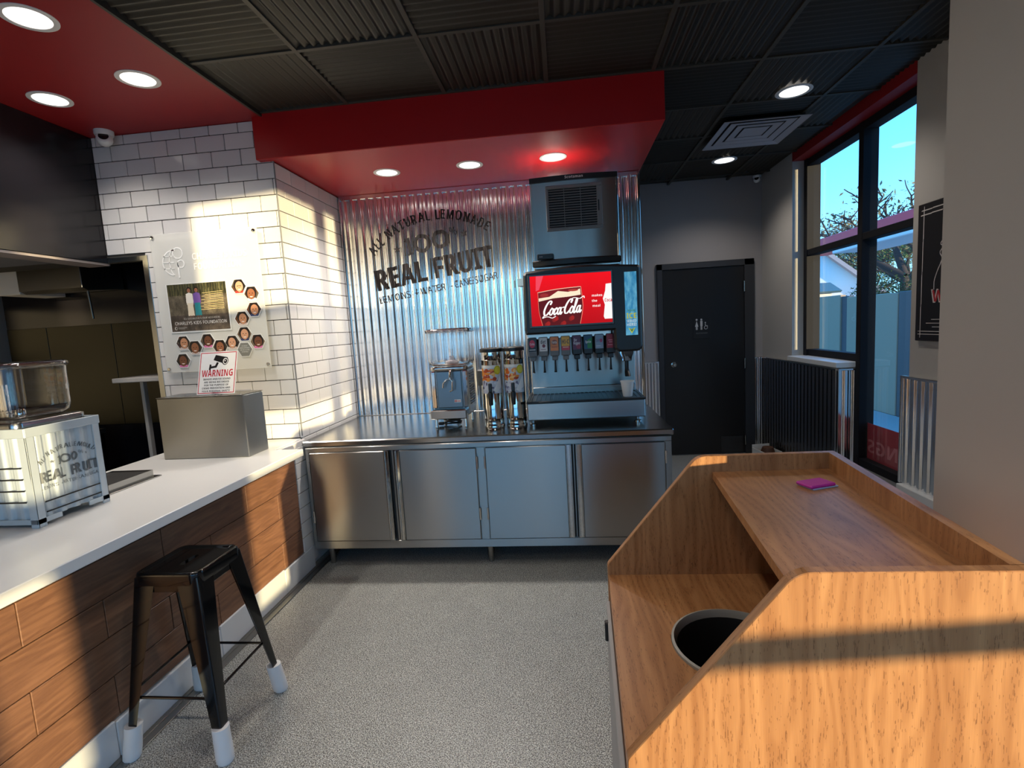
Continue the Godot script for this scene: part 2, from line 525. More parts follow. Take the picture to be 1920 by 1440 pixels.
const EXPOSURE := 1.52
const SKY := 2.1
const SUN := 1.85
const SPOT := 0.7

func materials() -> void:
	M.vinyl = mat(Color(0.6, 0.12, 0.13, 0.6), 0.6)
	M.vinyl.transparency = BaseMaterial3D.TRANSPARENCY_ALPHA
	M.asphalt = mat(rgb(150, 148, 144), 0.9)
	M.red = mat(rgb(150, 20, 25), 0.5)
	M.red_gloss = mat(rgb(176, 20, 24), 0.36)
	M.dark_tile = mat(rgb(54, 51, 45), 0.5)
	M.dark_grid = mat(rgb(60, 57, 50), 0.5)
	M.grey_wall = mat(rgb(176, 172, 166), 0.75)
	M.charcoal_wall = mat(rgb(152, 147, 146), 0.7)
	M.tile = mat(rgb(225, 223, 220), 0.16)
	M.grout = mat(rgb(50, 48, 46), 0.9)
	M.white_base = mat(rgb(214, 216, 216), 0.3)
	M.quartz = mat(rgb(222, 222, 220), 0.28)
	M.black_gloss = mat(rgb(26, 24, 27), 0.18)
	M.black_matte = mat(rgb(20, 20, 21), 0.6)
	M.black_plastic = mat(rgb(24, 25, 27), 0.38)
	M.grey_plastic = mat(rgb(122, 124, 126), 0.5)
	M.frame_black = mat(rgb(26, 26, 30), 0.7)
	M.frame_black.metallic_specular = 0.3
	M.steel = brushed(Color(0.64, 0.64, 0.63), 0.28, -0.97)
	M.steel_plain = brushed(Color(0.66, 0.66, 0.65), 0.22, 0.0)
	M.steel_top = brushed(Color(0.64, 0.64, 0.63), 0.20, 0.4)
	M.chrome = brushed(Color(0.80, 0.79, 0.77), 0.07, 0.0)
	M.galv = brushed(Color(0.92, 0.92, 0.92), 0.10, -0.8)
	M.aluminium = brushed(Color(0.55, 0.54, 0.52), 0.35, 0.0)
	M.floor = textured(floor_image(), 0.42, Vector3.ONE * 0.55)
	M.floor.uv1_triplanar = true; M.floor.uv1_world_triplanar = true
	var oak := wood_image(768, 1024, rgb(188, 137, 90), rgb(148, 98, 58), rgb(104, 66, 38), 31, 24.0, 3.0, 0.6)
	M.oak = textured(oak, 0.36, V(1.0 / 0.62, 1.0 / 1.25, 1))
	var walnut := wood_image(512, 1024, rgb(148, 106, 78), rgb(106, 72, 53), rgb(84, 56, 42), 77, 4.0, 2.2, 0.2)
	M.plank = textured(walnut, 0.42, V(1.0 / 0.34, 1.0 / 1.1, 1))
	M.plank_grout = mat(rgb(186, 150, 112), 0.9)
	M.pane = glass(0.04, rgb(225, 240, 240))
	M.clear = mat(Color(1, 1, 1, 0.0), 0.0)
	M.clear.refraction_enabled = true; M.clear.refraction_scale = 0.049
	M.acrylic = mat(Color(0.93, 0.93, 0.91, 0.62), 0.3)
	M.acrylic.transparency = BaseMaterial3D.TRANSPARENCY_ALPHA
	M.white_paint = mat(rgb(226, 226, 224), 0.4)
	M.ink = mat(rgb(32, 25, 23), 0.7)
	M.white_ink = mat(rgb(236, 236, 232), 0.5)
	M.lens = glow(Color(1.0, 0.98, 0.95), 1.5)

# ---------------------------------------------------------------- shell
const YC := 2.96
const TZ := -3.25     # face of the tiled wall
const BZ := -4.2      # face of the alcove's back wall
const FZ := -5.84     # face of the far wall with the door
const FRONT := 3.4
func shell() -> void:
	struct("floor", "grey speckled stone-chip floor running through the restaurant", "floor", mb().mm(V(-5.2, -0.2, -6.1), V(2.45, 0, FRONT + 0.3)), M.floor)
	# dark gridded ceiling
	var ce := struct("ceiling", "dark charcoal suspended ceiling of ribbed square tiles", "ceiling", mb().mm(V(-1.82, YC + 0.03, FZ - 0.2), V(2.45, YC + 0.2, FRONT + 0.3)), M.dark_tile)
	var rib := mb()
	var P := 0.6096; var nr := 13; var hw := 0.585
	var seg := 8
	for i in nr * seg:
		var x0 := -hw / 2 + hw * i / (nr * seg); var x1 := -hw / 2 + hw * (i + 1) / (nr * seg)
		var f := func(x: float) -> float: return -0.007 * cos(TAU * (x + hw / 2) * nr / hw)
		var g := func(x: float) -> Vector3: return V(-0.007 * TAU * nr / hw * sin(TAU * (x + hw / 2) * nr / hw), -1, 0).normalized()
		rib.smooth(V(x0, f.call(x0), -hw / 2), V(x1, f.call(x1), -hw / 2), V(x1, f.call(x1), hw / 2), V(x0, f.call(x0), hw / 2), g.call(x0), g.call(x1), g.call(x1), g.call(x0))
	var ribm := rib.mesh()
	var gx0 := -1.86; var gz0 := -2.585
	for iz in range(-5, 10):
		for ix in range(0, 7):
			var cx := gx0 + P * (ix + 0.5); var cz := gz0 + P * (iz + 0.5)
			if cz < FZ or cx > 2.4: continue
			var turned := (ix + iz) % 2 == 0
			put("ceiling_tile", ribm, M.dark_tile, ce, Transform3D(Basis(Vector3.UP, PI / 2 if turned else 0.0), V(cx, YC + 0.014, cz)))
	for ix in range(0, 8):
		put("grid_bar", mb().mm(V(gx0 + P * ix - 0.012, YC, FZ), V(gx0 + P * ix + 0.012, YC + 0.02, FRONT), 0.001), M.dark_grid, ce)
	for iz in range(-5, 11):
		var z := gz0 + P * iz
		put("grid_bar", mb().mm(V(-1.82, YC + 0.001, z - 0.012), V(2.4, YC + 0.02, z + 0.012), 0.001), M.dark_grid, ce)
	var rc := struct("ceiling_counter", "flat red painted ceiling above the white service counter", "ceiling", mb().mm(V(-5.2, 2.948, -6.0), V(-1.82, YC + 0.2, FRONT + 0.3)), M.red)
	put("edge_trim", mb().mm(V(-1.822, 2.945, TZ), V(-1.808, YC + 0.03, FRONT)), M.dark_grid, rc)
	struct("soffit", "dropped red soffit with three downlights above the drinks alcove", "soffit", mb().mm(V(-1.88, 2.69, BZ - 0.02), V(0.645, YC + 0.05, -3.2), 0.004), M.red_gloss)
	# walls
	var wl := struct("wall_left", "white subway tiled wall with dark grout beside the drinks alcove", "wall", mb().mm(V(-2.775, 0, BZ), V(-1.797, 2.948, TZ - 0.007)).mm(V(-5.2, 2.165, TZ - 0.2), V(-2.775, 2.948, TZ - 0.007)), M.grout)
	tiles(wl)
	struct("wall_back", "alcove back wall behind the corrugated metal sheet", "wall", mb().mm(V(-5.2, 0, FZ - 0.2), V(0.634, YC, BZ)), M.charcoal_wall)
	struct("wall_far", "dark grey painted wall around the restroom door", "wall", mb().mm(V(0.634, 0, FZ - 0.2), V(2.345, YC + 0.03, FZ)), M.charcoal_wall)
	var x0 := 2.15; var x1 := 2.345
	var wr := mb()
	wr.mm(V(x0, 0, FZ), V(x1, YC + 0.03, -5.11))
	wr.mm(V(x0, 0, -5.11), V(x1, 1.08, -4.25))
	wr.mm(V(2.27, 0, -4.25), V(x1, 0.31, -3.44))
	wr.mm(V(x0, 0, -3.44), V(x1, YC + 0.03, 0.1))
	wr.mm(V(x1, 0, -3.3), V(3.83, YC + 0.2, 0.0))
	wr.mm(V(x0, 0, 0.1), V(x1, 0.33, 2.05))
	wr.mm(V(x0, 0, 2.05), V(x1, YC + 0.03, 2.79))
	wr.mm(V(x0, 0, 2.79), V(x1, 0.33, 3.34))
	wr.mm(V(x0, 0, 3.34), V(x1, YC + 0.03, FRONT + 0.3))
	struct("wall_right", "grey painted wall holding the tall black framed windows", "wall", wr, M.grey_wall)
	struct("trim_1", "red painted header band above the tall windows", "header", mb().mm(V(2.148, 2.90, -5.11), V(x1, YC + 0.03, -3.44)).mm(V(x0, 2.90, 0.1), V(x1, YC + 0.03, 2.05)).mm(V(x0, 2.90, 2.79), V(x1, YC + 0.03, 3.34)), M.red)
	struct("wall_column", "plain grey column behind the wooden waste station", "column", mb().mm(V(0.95, 0, -1.415), V(1.42, YC + 0.03, -1.06), 0.004), M.grey_wall)
	# front wall behind the camera, mostly glazed
	struct("wall_front", "grey shop-front wall behind the photographer", "wall", mb().mm(V(-5.2, 0, FRONT), V(-3.4, YC + 0.2, FRONT + 0.25)).mm(V(-3.4, 2.87, FRONT), V(2.45, YC + 0.2, FRONT + 0.25)).mm(V(-3.4, 0, FRONT), V(1.9, 0.2, FRONT + 0.25)).mm(V(1.9, 0, FRONT), V(2.45, 2.87, FRONT + 0.25)), M.grey_wall)
	window("window_4", "wide shop-front window behind the photographer", "z", FRONT + 0.12, -3.4, 1.9, 0.2, 2.87, [-2.1, -0.8, 0.55], [2.05])
	struct("wall_kitchen", "dark walls enclosing the kitchen", "wall", mb().mm(V(-5.2, 0, BZ), V(-5.0, 2.93, FRONT)), M.charcoal_wall)
	struct("wall_bulkhead", "glossy black menu bulkhead hanging above the kitchen pass", "bulkhead", mb().mm(V(-3.2, 2.135, TZ + 0.001), V(-3.04, 2.948, FRONT), 0.003), M.black_gloss)
	struct("trim_4", "pale underside of the menu bulkhead", "trim", mb().mm(V(-3.2, 2.12, TZ - 0.02), V(-3.045, 2.134, FRONT)), mat(rgb(150, 140, 138), 0.6))
	# windows
	window("window_2", "tall side window letting the low sun in", "x", 2.31, 0.1, 2.05, 0.33, 2.90, [0.69], [1.145, 2.1])
	solid("window_poster", "wide advertising poster covering the middle band of the side window", "poster", mb().mm(V(2.292, 1.42, 0.15), V(2.298, 2.08, 0.65)).mm(V(2.292, 1.42, 0.73), V(2.298, 2.08, 2.0)), M.vinyl)
	var w3 := window("window_3", "narrow side window nearest the front", "x", 2.31, 2.75, 3.34, 0.33, 2.90, [], [1.28, 2.05])
	put("mid_rail", mb().mm(V(2.26, 1.205, 2.79), V(2.36, 1.35, 3.34), 0.003), M.frame_black, w3)
	var w1 := window("window_1", "tall black framed window beside the restroom door", "x", 2.31, -5.11, -3.44, 0.31, 2.90, [-4.21], [2.07])
	put("sill_rail", mb().mm(V(2.27, 1.12, -5.11), V(2.35, 1.185, -4.21), 0.003), M.frame_black, w1)
	put("lower_panel", mb().mm(V(2.30, 0.31, -5.11), V(2.34, 1.12, -4.25)), M.frame_black, w1)
	struct("trim_2", "pale window sill on the corrugated half wall", "sill", mb().mm(V(2.11, 1.082, -5.12), V(2.30, 1.125, -4.235), 0.004), M.white_base)
	struct("trim_3", "white curb tile under the chicken poster wall", "trim", mb().mm(V(2.10, 0.0, -3.46), V(2.15, 0.40, -1.45), 0.004), M.white_base)

func window(called: String, label: String, ax: String, at: float, a: float, b: float, y0: float, y1: float, mull: Array, rails: Array) -> Node3D:
	var o := thing(called, label, "window", Vector3.ZERO, 0, "", "structure")
	var B := func(u0: float, u1: float, v0: float, v1: float, d: float) -> MB:
		if ax == "x": return mb().mm(V(at - d, v0, u0), V(at + d, v1, u1), 0.003)
		return mb().mm(V(u0, v0, at - d), V(u1, v1, at + d), 0.003)
	var us := [a] + mull + [b]; var vs := [y0] + rails + [y1]
	for y in [y0 + 0.03, y1 - 0.03]: put("rail", B.call(a, b, y - 0.03, y + 0.03, 0.05), M.frame_black, o)
	for u in [a + 0.03, b - 0.03]: put("stile", B.call(u - 0.03, u + 0.03, y0, y1, 0.06), M.frame_black, o)
	for u in mull: put("mullion", B.call(u - 0.03, u + 0.03, y0, y1, 0.055), M.frame_black, o)
	for y in rails: put("rail", B.call(a, b, y - 0.027, y + 0.027, 0.05), M.frame_black, o)
	for i in us.size() - 1:
		for j in vs.size() - 1:
			put("pane", B.call(us[i], us[i + 1], vs[j], vs[j + 1], 0.003) if false else pane(ax, at, us[i], us[i + 1], vs[j], vs[j + 1]), M.pane, o)
	return o
func pane(ax: String, at: float, u0: float, u1: float, v0: float, v1: float) -> MB:
	if ax == "x": return mb().quv(V(at, v0, u1), V(at, v0, u0), V(at, v1, u0), V(at, v1, u1))
	return mb().quv(V(u0, v0, at), V(u1, v0, at), V(u1, v1, at), V(u0, v1, at))

var tile_meshes := {}
func tiles(wall: Node3D) -> void:
	var g := 0.0048
	var T1 := func(w: float, h: float, d: float, side: bool) -> Mesh:
		var k := "%.3f %.3f %s" % [w, h, side]
		if not tile_meshes.has(k):
			tile_meshes[k] = (mb().box(V(0, 0, 0), V(d, h - g, w - g) if side else V(w - g, h - g, d), 0.002)).mesh()
		return tile_meshes[k]
	var r := RandomNumberGenerator.new(); r.seed = 4
	var var_m := []
	for k in 3: var_m.append(mat(rgb(226 - 4 * k, 224 - 4 * k, 221 - 3 * k), 0.14 + 0.03 * k))
	# front face
	var ys := [2.948]
	var y := 2.886
	while y > 0.02: ys.append(y); y -= 0.1
	ys.append(0.0)
	for j in ys.size() - 1:
		var top: float = ys[j]; var bot: float = ys[j + 1]
		var off := -1.81 if j % 2 == 0 else -1.91
		var x: float = off + 0.2 * ceil((-1.79 - off) / 0.2)
		var right := -1.79
		x -= 0.2 if x >= right - 1e-4 else 0.0
		while right > -3.04:
			var left := maxf(x, -3.04)
			x -= 0.2
			var l2 := left
			if (top + bot) * 0.5 < 2.165: l2 = maxf(left, -2.765)
			var b2 := bot; var t2 := top
			if bot < 2.165 and top > 2.165 and right < -2.765: b2 = 2.165
			if (bot + top) * 0.5 > 0.84 or l2 > -1.8:
				if right - l2 > 0.012 and t2 - b2 > 0.012:
					put("tile", T1.call(right - l2, t2 - b2, 0.012, false), var_m[r.randi() % 3], wall, T(V((right + l2) / 2, (t2 + b2) / 2, TZ - 0.006)))
			right = left
	# side face looking into the alcove, floor to soffit
	ys = [2.69, 2.686]
	y = 2.586
	while y > 0.02: ys.append(y); y -= 0.1
	ys.append(0.0)
	for j in range(1, ys.size() - 1):
		var top: float = ys[j]; var bot: float = ys[j + 1]
		var z := TZ
		var first := true
		while z > BZ + 0.012:
			var len := 0.1 if first and j % 2 == 0 else 0.2
			first = false
			var z2 := maxf(z - len, BZ)
			if not (top < 0.86 and z2 < -3.75):
				if z - z2 > 0.012: put("tile", T1.call(z - z2, top - bot, 0.012, true), var_m[r.randi() % 3], wall, T(V(-1.796, (top + bot) / 2, (z + z2) / 2)))
			z = z2
	put("corner_bead", mb().mm(V(-1.795, 0.9, TZ - 0.004), V(-1.787, 2.69, TZ + 0.004), 0.002), M.grey_plastic, wall)
	put("corner_guard", mb().mm(V(-2.785, 0.9, TZ - 0.04), V(-2.745, 2.165, TZ + 0.004), 0.002).mm(V(-3.04, 2.135, TZ - 0.02), V(-2.745, 2.17, TZ + 0.004), 0.002), M.steel_plain, wall)

# ---------------------------------------------------------------- service counter
func counter() -> void:
	var o := thing("service_counter", "wood plank clad front of the service counter with white tile base", "counter", V(-2.2, 0, -1.2))
	var off := V(2.2, 0, 1.2)
	var sub := func(called: String, b: MB, m: Material) -> MeshInstance3D: return put(called, b, m, o, T(off))
	sub.call("core", mb().mm(V(-2.5, 0, -3.2), V(-1.782, 0.838, 0.9)), M.plank_grout)
	var r := RandomNumberGenerator.new(); r.seed = 9
	var rows := [0.152, 0.311, 0.466, 0.62, 0.773, 0.842]
	for j in rows.size() - 1:
		var z := -1.37 if j % 2 == 1 else -1.66
		while z < 0.9: z += 0.594
		while z > -3.08:
			var a := maxf(z - 0.594, -3.08); var b := minf(z, 0.9)
			if b - a > 0.02:
				var q := mb(); q.rot = true; q.uo = Vector2(r.randf(), r.randf())
				q.mm(V(-1.79, rows[j] + 0.0018, a + 0.0018), V(-1.77, rows[j + 1] - 0.0018, b - 0.0018), 0.0015)
				sub.call("plank", q, M.plank)
			z -= 0.594
	var z := -1.63 + 0.6 * 4
	var k := 0
	while z > -3.2:
		var a := maxf(z - 0.6, -3.2)
		var top := [0.143, 0.157, 0.147, 0.152][k % 4] as float
		sub.call("base_tile", mb().mm(V(-1.80, 0.0, a + 0.001), V(-1.762, top, z - 0.001), 0.004), M.white_base)
		z = a; k += 1
	for j in 8:
		sub.call("end_tile", mb().mm(V(-1.80, 0.045 + 0.1 * j + 0.0018, -3.25), V(-1.766, 0.045 + 0.1 * (j + 1) - 0.0018, -3.085), 0.002), M.tile)
	solid("floor_strip", "brushed metal strip on the floor along the counter base", "trim", mb().mm(V(-1.76, 0, -3.6), V(-1.70, 0.006, 0.9), 0.002).mm(V(-1.745, 0.004, -3.6), V(-1.735, 0.009, 0.9), 0.001), M.aluminium)
	var q := mb()
	q.prism(PackedVector2Array([Vector2(-2.56, 3.243), Vector2(-2.56, -0.9), Vector2(-1.615, -0.9), Vector2(-1.615, 2.92), Vector2(-1.80, 2.92), Vector2(-1.80, 3.243)]), 0.043, Transform3D(Basis(V(1, 0, 0), V(0, 0, -1), V(0, 1, 0)), V(0, 0.842, 0)), 0.003)
	solid("countertop", "thick white quartz countertop of the service counter", "countertop", q, M.quartz)
	solid("counter_end_block", "white tiled infill between service counter and steel cabinet", "infill", mb().mm(V(-1.797, 0.842, -3.243), V(-1.772, 0.88, -2.925), 0.003), M.tile)
	# steel box against the tiles, with the warning sign on it
	var bx := thing("steel_box", "low brushed steel box on the counter below the warning sign", "box", V(-2.1265, 0.885, -2.857))
	put("shell", mb().mm(V(-0.27, 0, -0.1), V(0.27, 0.366, 0.1), 0.004), M.steel, bx)
	put("lid", mb().mm(V(-0.272, 0.366, -0.102), V(0.272, 0.371, 0.102), 0.002), M.steel_plain, bx)
	var im := Image.create_empty(376, 400, false, Image.FORMAT_RGB8)
	im.fill(rgb(238, 236, 232))
	var red := rgb(190, 28, 44)
	for e in [[8, 8, 360, 7], [8, 385, 360, 7], [8, 8, 7, 384], [361, 8, 7, 384]]: d_rect(im, e[0], e[1], e[2], e[3], red)
	d_text(im, "WARNING", 188, 235, 62, red, true, 310)
	var lines := ["IMAGES AND/OR SOUND", "ARE BEING RECORDED", "FOR THE PURPOSE OF", "CRIME PREVENTION AND", "YOUR PERSONAL SAFETY"]
	for i in 5: d_text(im, lines[i], 188, 268 + 28 * i, 17, rgb(28, 26, 26), true, [270, 250, 240, 280, 280][i])
	var ink := rgb(24, 22, 22)
	d_poly(im, PackedVector2Array([Vector2(160, 32), Vector2(282, 60), Vector2(262, 122), Vector2(140, 80)]), ink)
	d_ell(im, 258, 92, 32, 38, ink); d_ell(im, 260, 94, 24, 29, rgb(238, 236, 232)); d_ell(im, 261, 95, 17, 21, ink); d_ell(im, 257, 90, 6, 7, rgb(238, 236, 232))
	d_poly(im, PackedVector2Array([Vector2(176, 100), Vector2(196, 108), Vector2(176, 152), Vector2(116, 160), Vector2(116, 140), Vector2(160, 134)]), ink)
	d_poly(im, PackedVector2Array([Vector2(106, 118), Vector2(124, 124), Vector2(118, 176), Vector2(100, 170)]), ink)
	var sg := thing("warning_sign", "red bordered white camera warning sign leaning on the steel box", "sign", V(-2.033, 1.262, -2.775))
	sg.rotation.x = -0.30
	put("board", mb().mm(V(-0.118, 0, -0.004), V(0.118, 0.256, 0), 0.001), M.white_paint, sg)
	put("print", mb().quv(V(-0.118, 0, 0.0008), V(0.118, 0, 0.0008), V(0.118, 0.256, 0.0008), V(-0.118, 0.256, 0.0008)), printed(im), sg)
	put("stand", mb().mm(V(-0.02, 0.0, -0.03), V(0.02, 0.012, 0.004), 0.001).mm(V(-0.02, 0.0, -0.008), V(0.02, 0.08, -0.004), 0.001), M.clear, sg)
	# low steel tray behind the crate
	var tr := thing("steel_tray", "shallow steel drip tray with dark inside behind the lemonade crate", "tray", V(-2.26, 0.885, -2.22))
	put("rim", mb().mm(V(-0.14, 0, -0.19), V(0.14, 0.006, 0.19), 0.001).mm(V(-0.115, 0.0, -0.16), V(-0.11, 0.04, 0.16)).mm(V(0.11, 0, -0.16), V(0.115, 0.04, 0.16)).mm(V(-0.115, 0, -0.165), V(0.115, 0.04, -0.16)).mm(V(-0.115, 0, 0.16), V(0.115, 0.04, 0.165)), M.steel_plain, tr)
	put("insert", mb().mm(V(-0.11, 0.004, -0.16), V(0.11, 0.034, 0.16)), M.black_matte, tr)

# ---------------------------------------------------------------- on the tiled wall
func face_atlas() -> Image:
	var im := Image.create_empty(384, 288, false, Image.FORMAT_RGB8)
	var r := RandomNumberGenerator.new(); r.seed = 20
	var skins := [rgb(196, 140, 104), rgb(150, 96, 66), rgb(116, 72, 50), rgb(214, 160, 126)]
	var backs := [rgb(70, 60, 48), rgb(40, 36, 34), rgb(96, 62, 40), rgb(92, 84, 72), rgb(60, 40, 44), rgb(120, 104, 84)]
	for k in 12:
		var x := (k % 4) * 96.0; var y := (k / 4) * 96.0
		d_rect(im, x, y, 96, 96, backs[r.randi() % 6])
		var cells := Image.create_empty(96, 96, false, Image.FORMAT_RGB8)
		cells.fill(im.get_pixel(int(x), int(y)))
		for e in 5: d_ell(cells, r.randf() * 96, r.randf() * 96, 8 + r.randf() * 16, 8 + r.randf() * 16, backs[r.randi() % 6])
		var sk: Color = skins[r.randi() % 4]
		var cx := 40 + r.randf() * 16; var cy := 46.0
		var cloth: Color = [rgb(210, 190, 180), rgb(220, 120, 170), rgb(60, 70, 110), rgb(190, 60, 50), rgb(230, 228, 220)][r.randi() % 5]
		d_ell(cells, cx, 98, 40, 30, cloth)
		d_ell(cells, cx, cy - 4, 33, 38, rgb(30, 22, 20))
		d_ell(cells, cx, 68, 9, 14, sk.darkened(0.15))
		d_ell(cells, cx, cy + 3, 24, 30, sk)
		d_ell(cells, cx - 9, cy, 3.5, 2.2, rgb(26, 20, 20)); d_ell(cells, cx + 9, cy, 3.5, 2.2, rgb(26, 20, 20)); d_ell(cells, cx, cy + 9, 4, 3, sk.darkened(0.2))
		d_ell(cells, cx, cy + 19, 9, 4, rgb(240, 232, 226)); d_ell(cells, cx, cy + 15.5, 9, 2.5, sk)
		if k % 5 == 0: d_stroke(cells, [Vector2(cx - 14, cy), Vector2(cx, cy - 2), Vector2(cx + 14, cy)], 2, 2, rgb(30, 26, 30))
		im.blit_rect(cells, Rect2i(0, 0, 96, 96), Vector2i(int(x), int(y)))
	return im
func poster_image() -> Image:
	var W := 384; var H := 288
	var im := Image.create_empty(W, H, false, Image.FORMAT_RGB8)
	var q := noise(0.02, 3, 4); var q2 := noise(0.15, 4, 2)
	for y in H:
		for x in W:
			var n := q.get_noise_2d(x * 1.0, y * 0.6) + 0.5 * q2.get_noise_2d(x, y)
			var c := rgb(58, 58, 40) if y < 70 else rgb(92, 84, 70)
			if y > 190: c = rgb(70, 62, 56).lerp(rgb(96, 84, 72), clampf((y - 190) / 90.0, 0, 1) * (1.0 if x > 150 else 0.2))
			if y < 70: c = rgb(44, 46, 30).lerp(rgb(86, 82, 54), 0.5 + 0.5 * sin(x * 0.35 + 3.0 * n))
			c = c * (1.0 + 0.45 * n)
			im.set_pixel(x, y, c)
	for k in 11: d_stroke(im, [Vector2(225 - k * 2 + 20 * (k % 2), 62 + k * 10), Vector2(300, 58 + k * 10 + (k % 3)), Vector2(360, 55 + k * 10.5)], 3, 3, rgb(206, 186, 130))
	for s in [[140, rgb(232, 226, 214), rgb(226, 212, 186), 0], [188, rgb(116, 84, 160), rgb(40, 130, 140), 1]]:
		var x: float = s[0]
		d_ell(im, x, 38, 15, 18, rgb(26, 20, 20)); d_ell(im, x, 42, 11, 13, rgb(150, 100, 74))
		d_ell(im, x - 4, 41, 1.5, 1.5, rgb(30, 20, 20)); d_ell(im, x + 4, 41, 1.5, 1.5, rgb(30, 20, 20))
		d_poly(im, PackedVector2Array([Vector2(x - 22, 62), Vector2(x, 54), Vector2(x + 22, 62), Vector2(x + 24, 110), Vector2(x + 20, 130), Vector2(x - 20, 130), Vector2(x - 24, 110)]), s[1])
		d_poly(im, PackedVector2Array([Vector2(x - 18, 118), Vector2(x + 18, 118), Vector2(x + 22, 196), Vector2(x - 20, 196)]), s[2])
		for e in [-10, 8]: d_rect(im, x + e, 194, 6, 12, rgb(120, 80, 60))
	d_text(im, "TO STRENGTHEN OUR NEIGHBOR.", 205, 218, 11, rgb(200, 196, 188), false, 240)
	d_text(im, "CHARLEYS KIDS FOUNDATION", 195, 248, 19, rgb(244, 242, 236), false, 340)
	d_ell(im, 28, 268, 9, 10, rgb(200, 198, 190)); d_ell(im, 30, 268, 5, 7, rgb(60, 54, 50))
	d_rect(im, 44, 264, 56, 4, rgb(150, 146, 140)); d_rect(im, 44, 271, 40, 3, rgb(140, 136, 130))
	return im
func hexagon(r: float) -> PackedVector2Array:
	var p := PackedVector2Array()
	for k in 6: p.append(Vector2.from_angle(TAU * k / 6.0) * r)
	return p
func tile_wall_things() -> void:
	var z := -3.214
	var o := thing("acrylic_panel", "clear acrylic charity panel on standoffs with poster and hexagon photos", "panel", V(-2.31, 1.375, z))
	var A := func(x: float, y: float, d := 0.0) -> Vector3: return V(x + 2.31, y - 1.375, d)
	put("sheet", mb().mm(A.call(-2.685, 1.375, -0.006), A.call(-1.935, 2.29, 0.0), 0.001), M.acrylic, o)
	for c in [[-2.665, 2.27], [-1.955, 2.265], [-2.665, 1.40], [-1.955, 1.40]]:
		put("standoff", mb().lathe(PackedVector2Array([Vector2(0, -0.03), Vector2(0.007, -0.03), Vector2(0.007, -0.006), Vector2(0.012, -0.006), Vector2(0.012, 0.006), Vector2(0.009, 0.01), Vector2(0, 0.011)]), Transform3D(Basis(Vector3.RIGHT, PI / 2), A.call(c[0], c[1])), 16), M.chrome, o)
	put("poster_backing", mb().mm(A.call(-2.612, 1.638, 0.0), A.call(-2.18, 1.962, 0.004), 0.001), M.white_paint, o)
	put("poster_print", mb().quv(A.call(-2.604, 1.648, 0.0046), A.call(-2.188, 1.648, 0.0046), A.call(-2.188, 1.958, 0.0046), A.call(-2.604, 1.958, 0.0046)), printed(poster_image()), o)
	# frosted globe emblem and name
	var white := mat(rgb(246, 246, 243), 0.5)
	var gl := PackedVector2Array()
	var cen := Vector2(-2.53, 2.10)
	for rr in [0.085, 0.05]:
		for k in range(8, 26):
			var a0 := TAU * k / 36.0; var a1 := TAU * (k + 1) / 36.0
			var e := Vector2(0.72 if rr < 0.08 else 1.0, 1.0)
			gl.append_array([cen + Vector2(cos(a0) * rr * e.x, sin(a0) * 0.085), cen + Vector2(cos(a1) * rr * e.x, sin(a1) * 0.085), cen + Vector2(cos(a1) * (rr - 0.008) * e.x, sin(a1) * 0.077), cen + Vector2(cos(a0) * rr * e.x, sin(a0) * 0.085), cen + Vector2(cos(a1) * (rr - 0.008) * e.x, sin(a1) * 0.077), cen + Vector2(cos(a0) * (rr - 0.008) * e.x, sin(a0) * 0.077)])
	for y in [-0.04, 0.0, 0.04]: gl.append_array(rect2(cen + Vector2(-0.08, y), cen + Vector2(0.0, y + 0.006)))
	gl.append_array(ring2(cen + Vector2(0.045, -0.01), 0.02, 0.028)); gl.append_array(rect2(cen + Vector2(0.02, -0.1), cen + Vector2(0.03, 0.0)))
	gl.append_array(ring2(cen + Vector2(0.03, 0.06), 0.03, 0.038))
	put("globe_emblem", flat_letters(gl, T(A.call(0, 0, 0.002))), white, o)
	var nm := Transform2D(0, Vector2(-2.21, 2.11)) * fit("CHARLEYS KIDS", 0.38, 0.042, true)
	nm.append_array(Transform2D(0, Vector2(-2.23, 2.045)) * fit("FOUNDATION", 0.33, 0.042, true))
	put("name_lettering", flat_letters(nm, T(A.call(0, 0, 0.002))), white, o)
	var at := [[-2.099, 1.918], [-2.014, 1.866], [-2.010, 1.763], [-2.099, 1.709], [-2.096, 1.607], [-2.009, 1.553], [-2.186, 1.556], [-2.276, 1.532], [-2.362, 1.576], [-2.456, 1.535], [-2.536, 1.571], [-2.553, 1.453]]
	var atlas := printed(face_atlas())
	var whex := mb().prism(hexagon(0.0565), 0.004, Transform3D(), 0.0008).mesh()
	for k in at.size():
		var h := put("photo_hexagon", whex, M.white_paint, o, T(A.call(at[k][0], at[k][1], 0.0005)))
		var b := mb()
		var hp := hexagon(0.0505)
		for i in 6:
			b.tri(V(0, 0, 0.0046), V(hp[i].x, hp[i].y, 0.0046), V(hp[(i + 1) % 6].x, hp[(i + 1) % 6].y, 0.0046))
		for i in b.uv.size():
			var p := b.v[i]
			b.uv[i] = Vector2(((k % 4) + 0.5 + p.x / 0.107) / 4.0, ((k / 4) + 0.5 - p.y / 0.107) / 3.0)
		put("photo_print", b, atlas, h)
	var h2 := put("text_hexagon", whex, M.white_paint, o, T(A.call(-2.105, 1.505, 0.0005)))
	put("grey_face", mb().prism(hexagon(0.0505), 0.0006, T(V(0, 0, 0.004))), mat(rgb(128, 128, 122), 0.5), h2)
	var q := PackedVector2Array()
	for i in 4: q.append_array(Transform2D(0, Vector2(0, 0.02 - 0.013 * i)) * fit(["IT'S ABOUT", "MAKING A DIFFERENCE", "ONE LIFE AT A TIME", "IN THE WORLD"][i], [0.04, 0.07, 0.065, 0.045][i], 0.007, false))
	put("quote_lettering", flat_letters(q, T(V(0, 0, 0.005))), M.white_ink, h2)
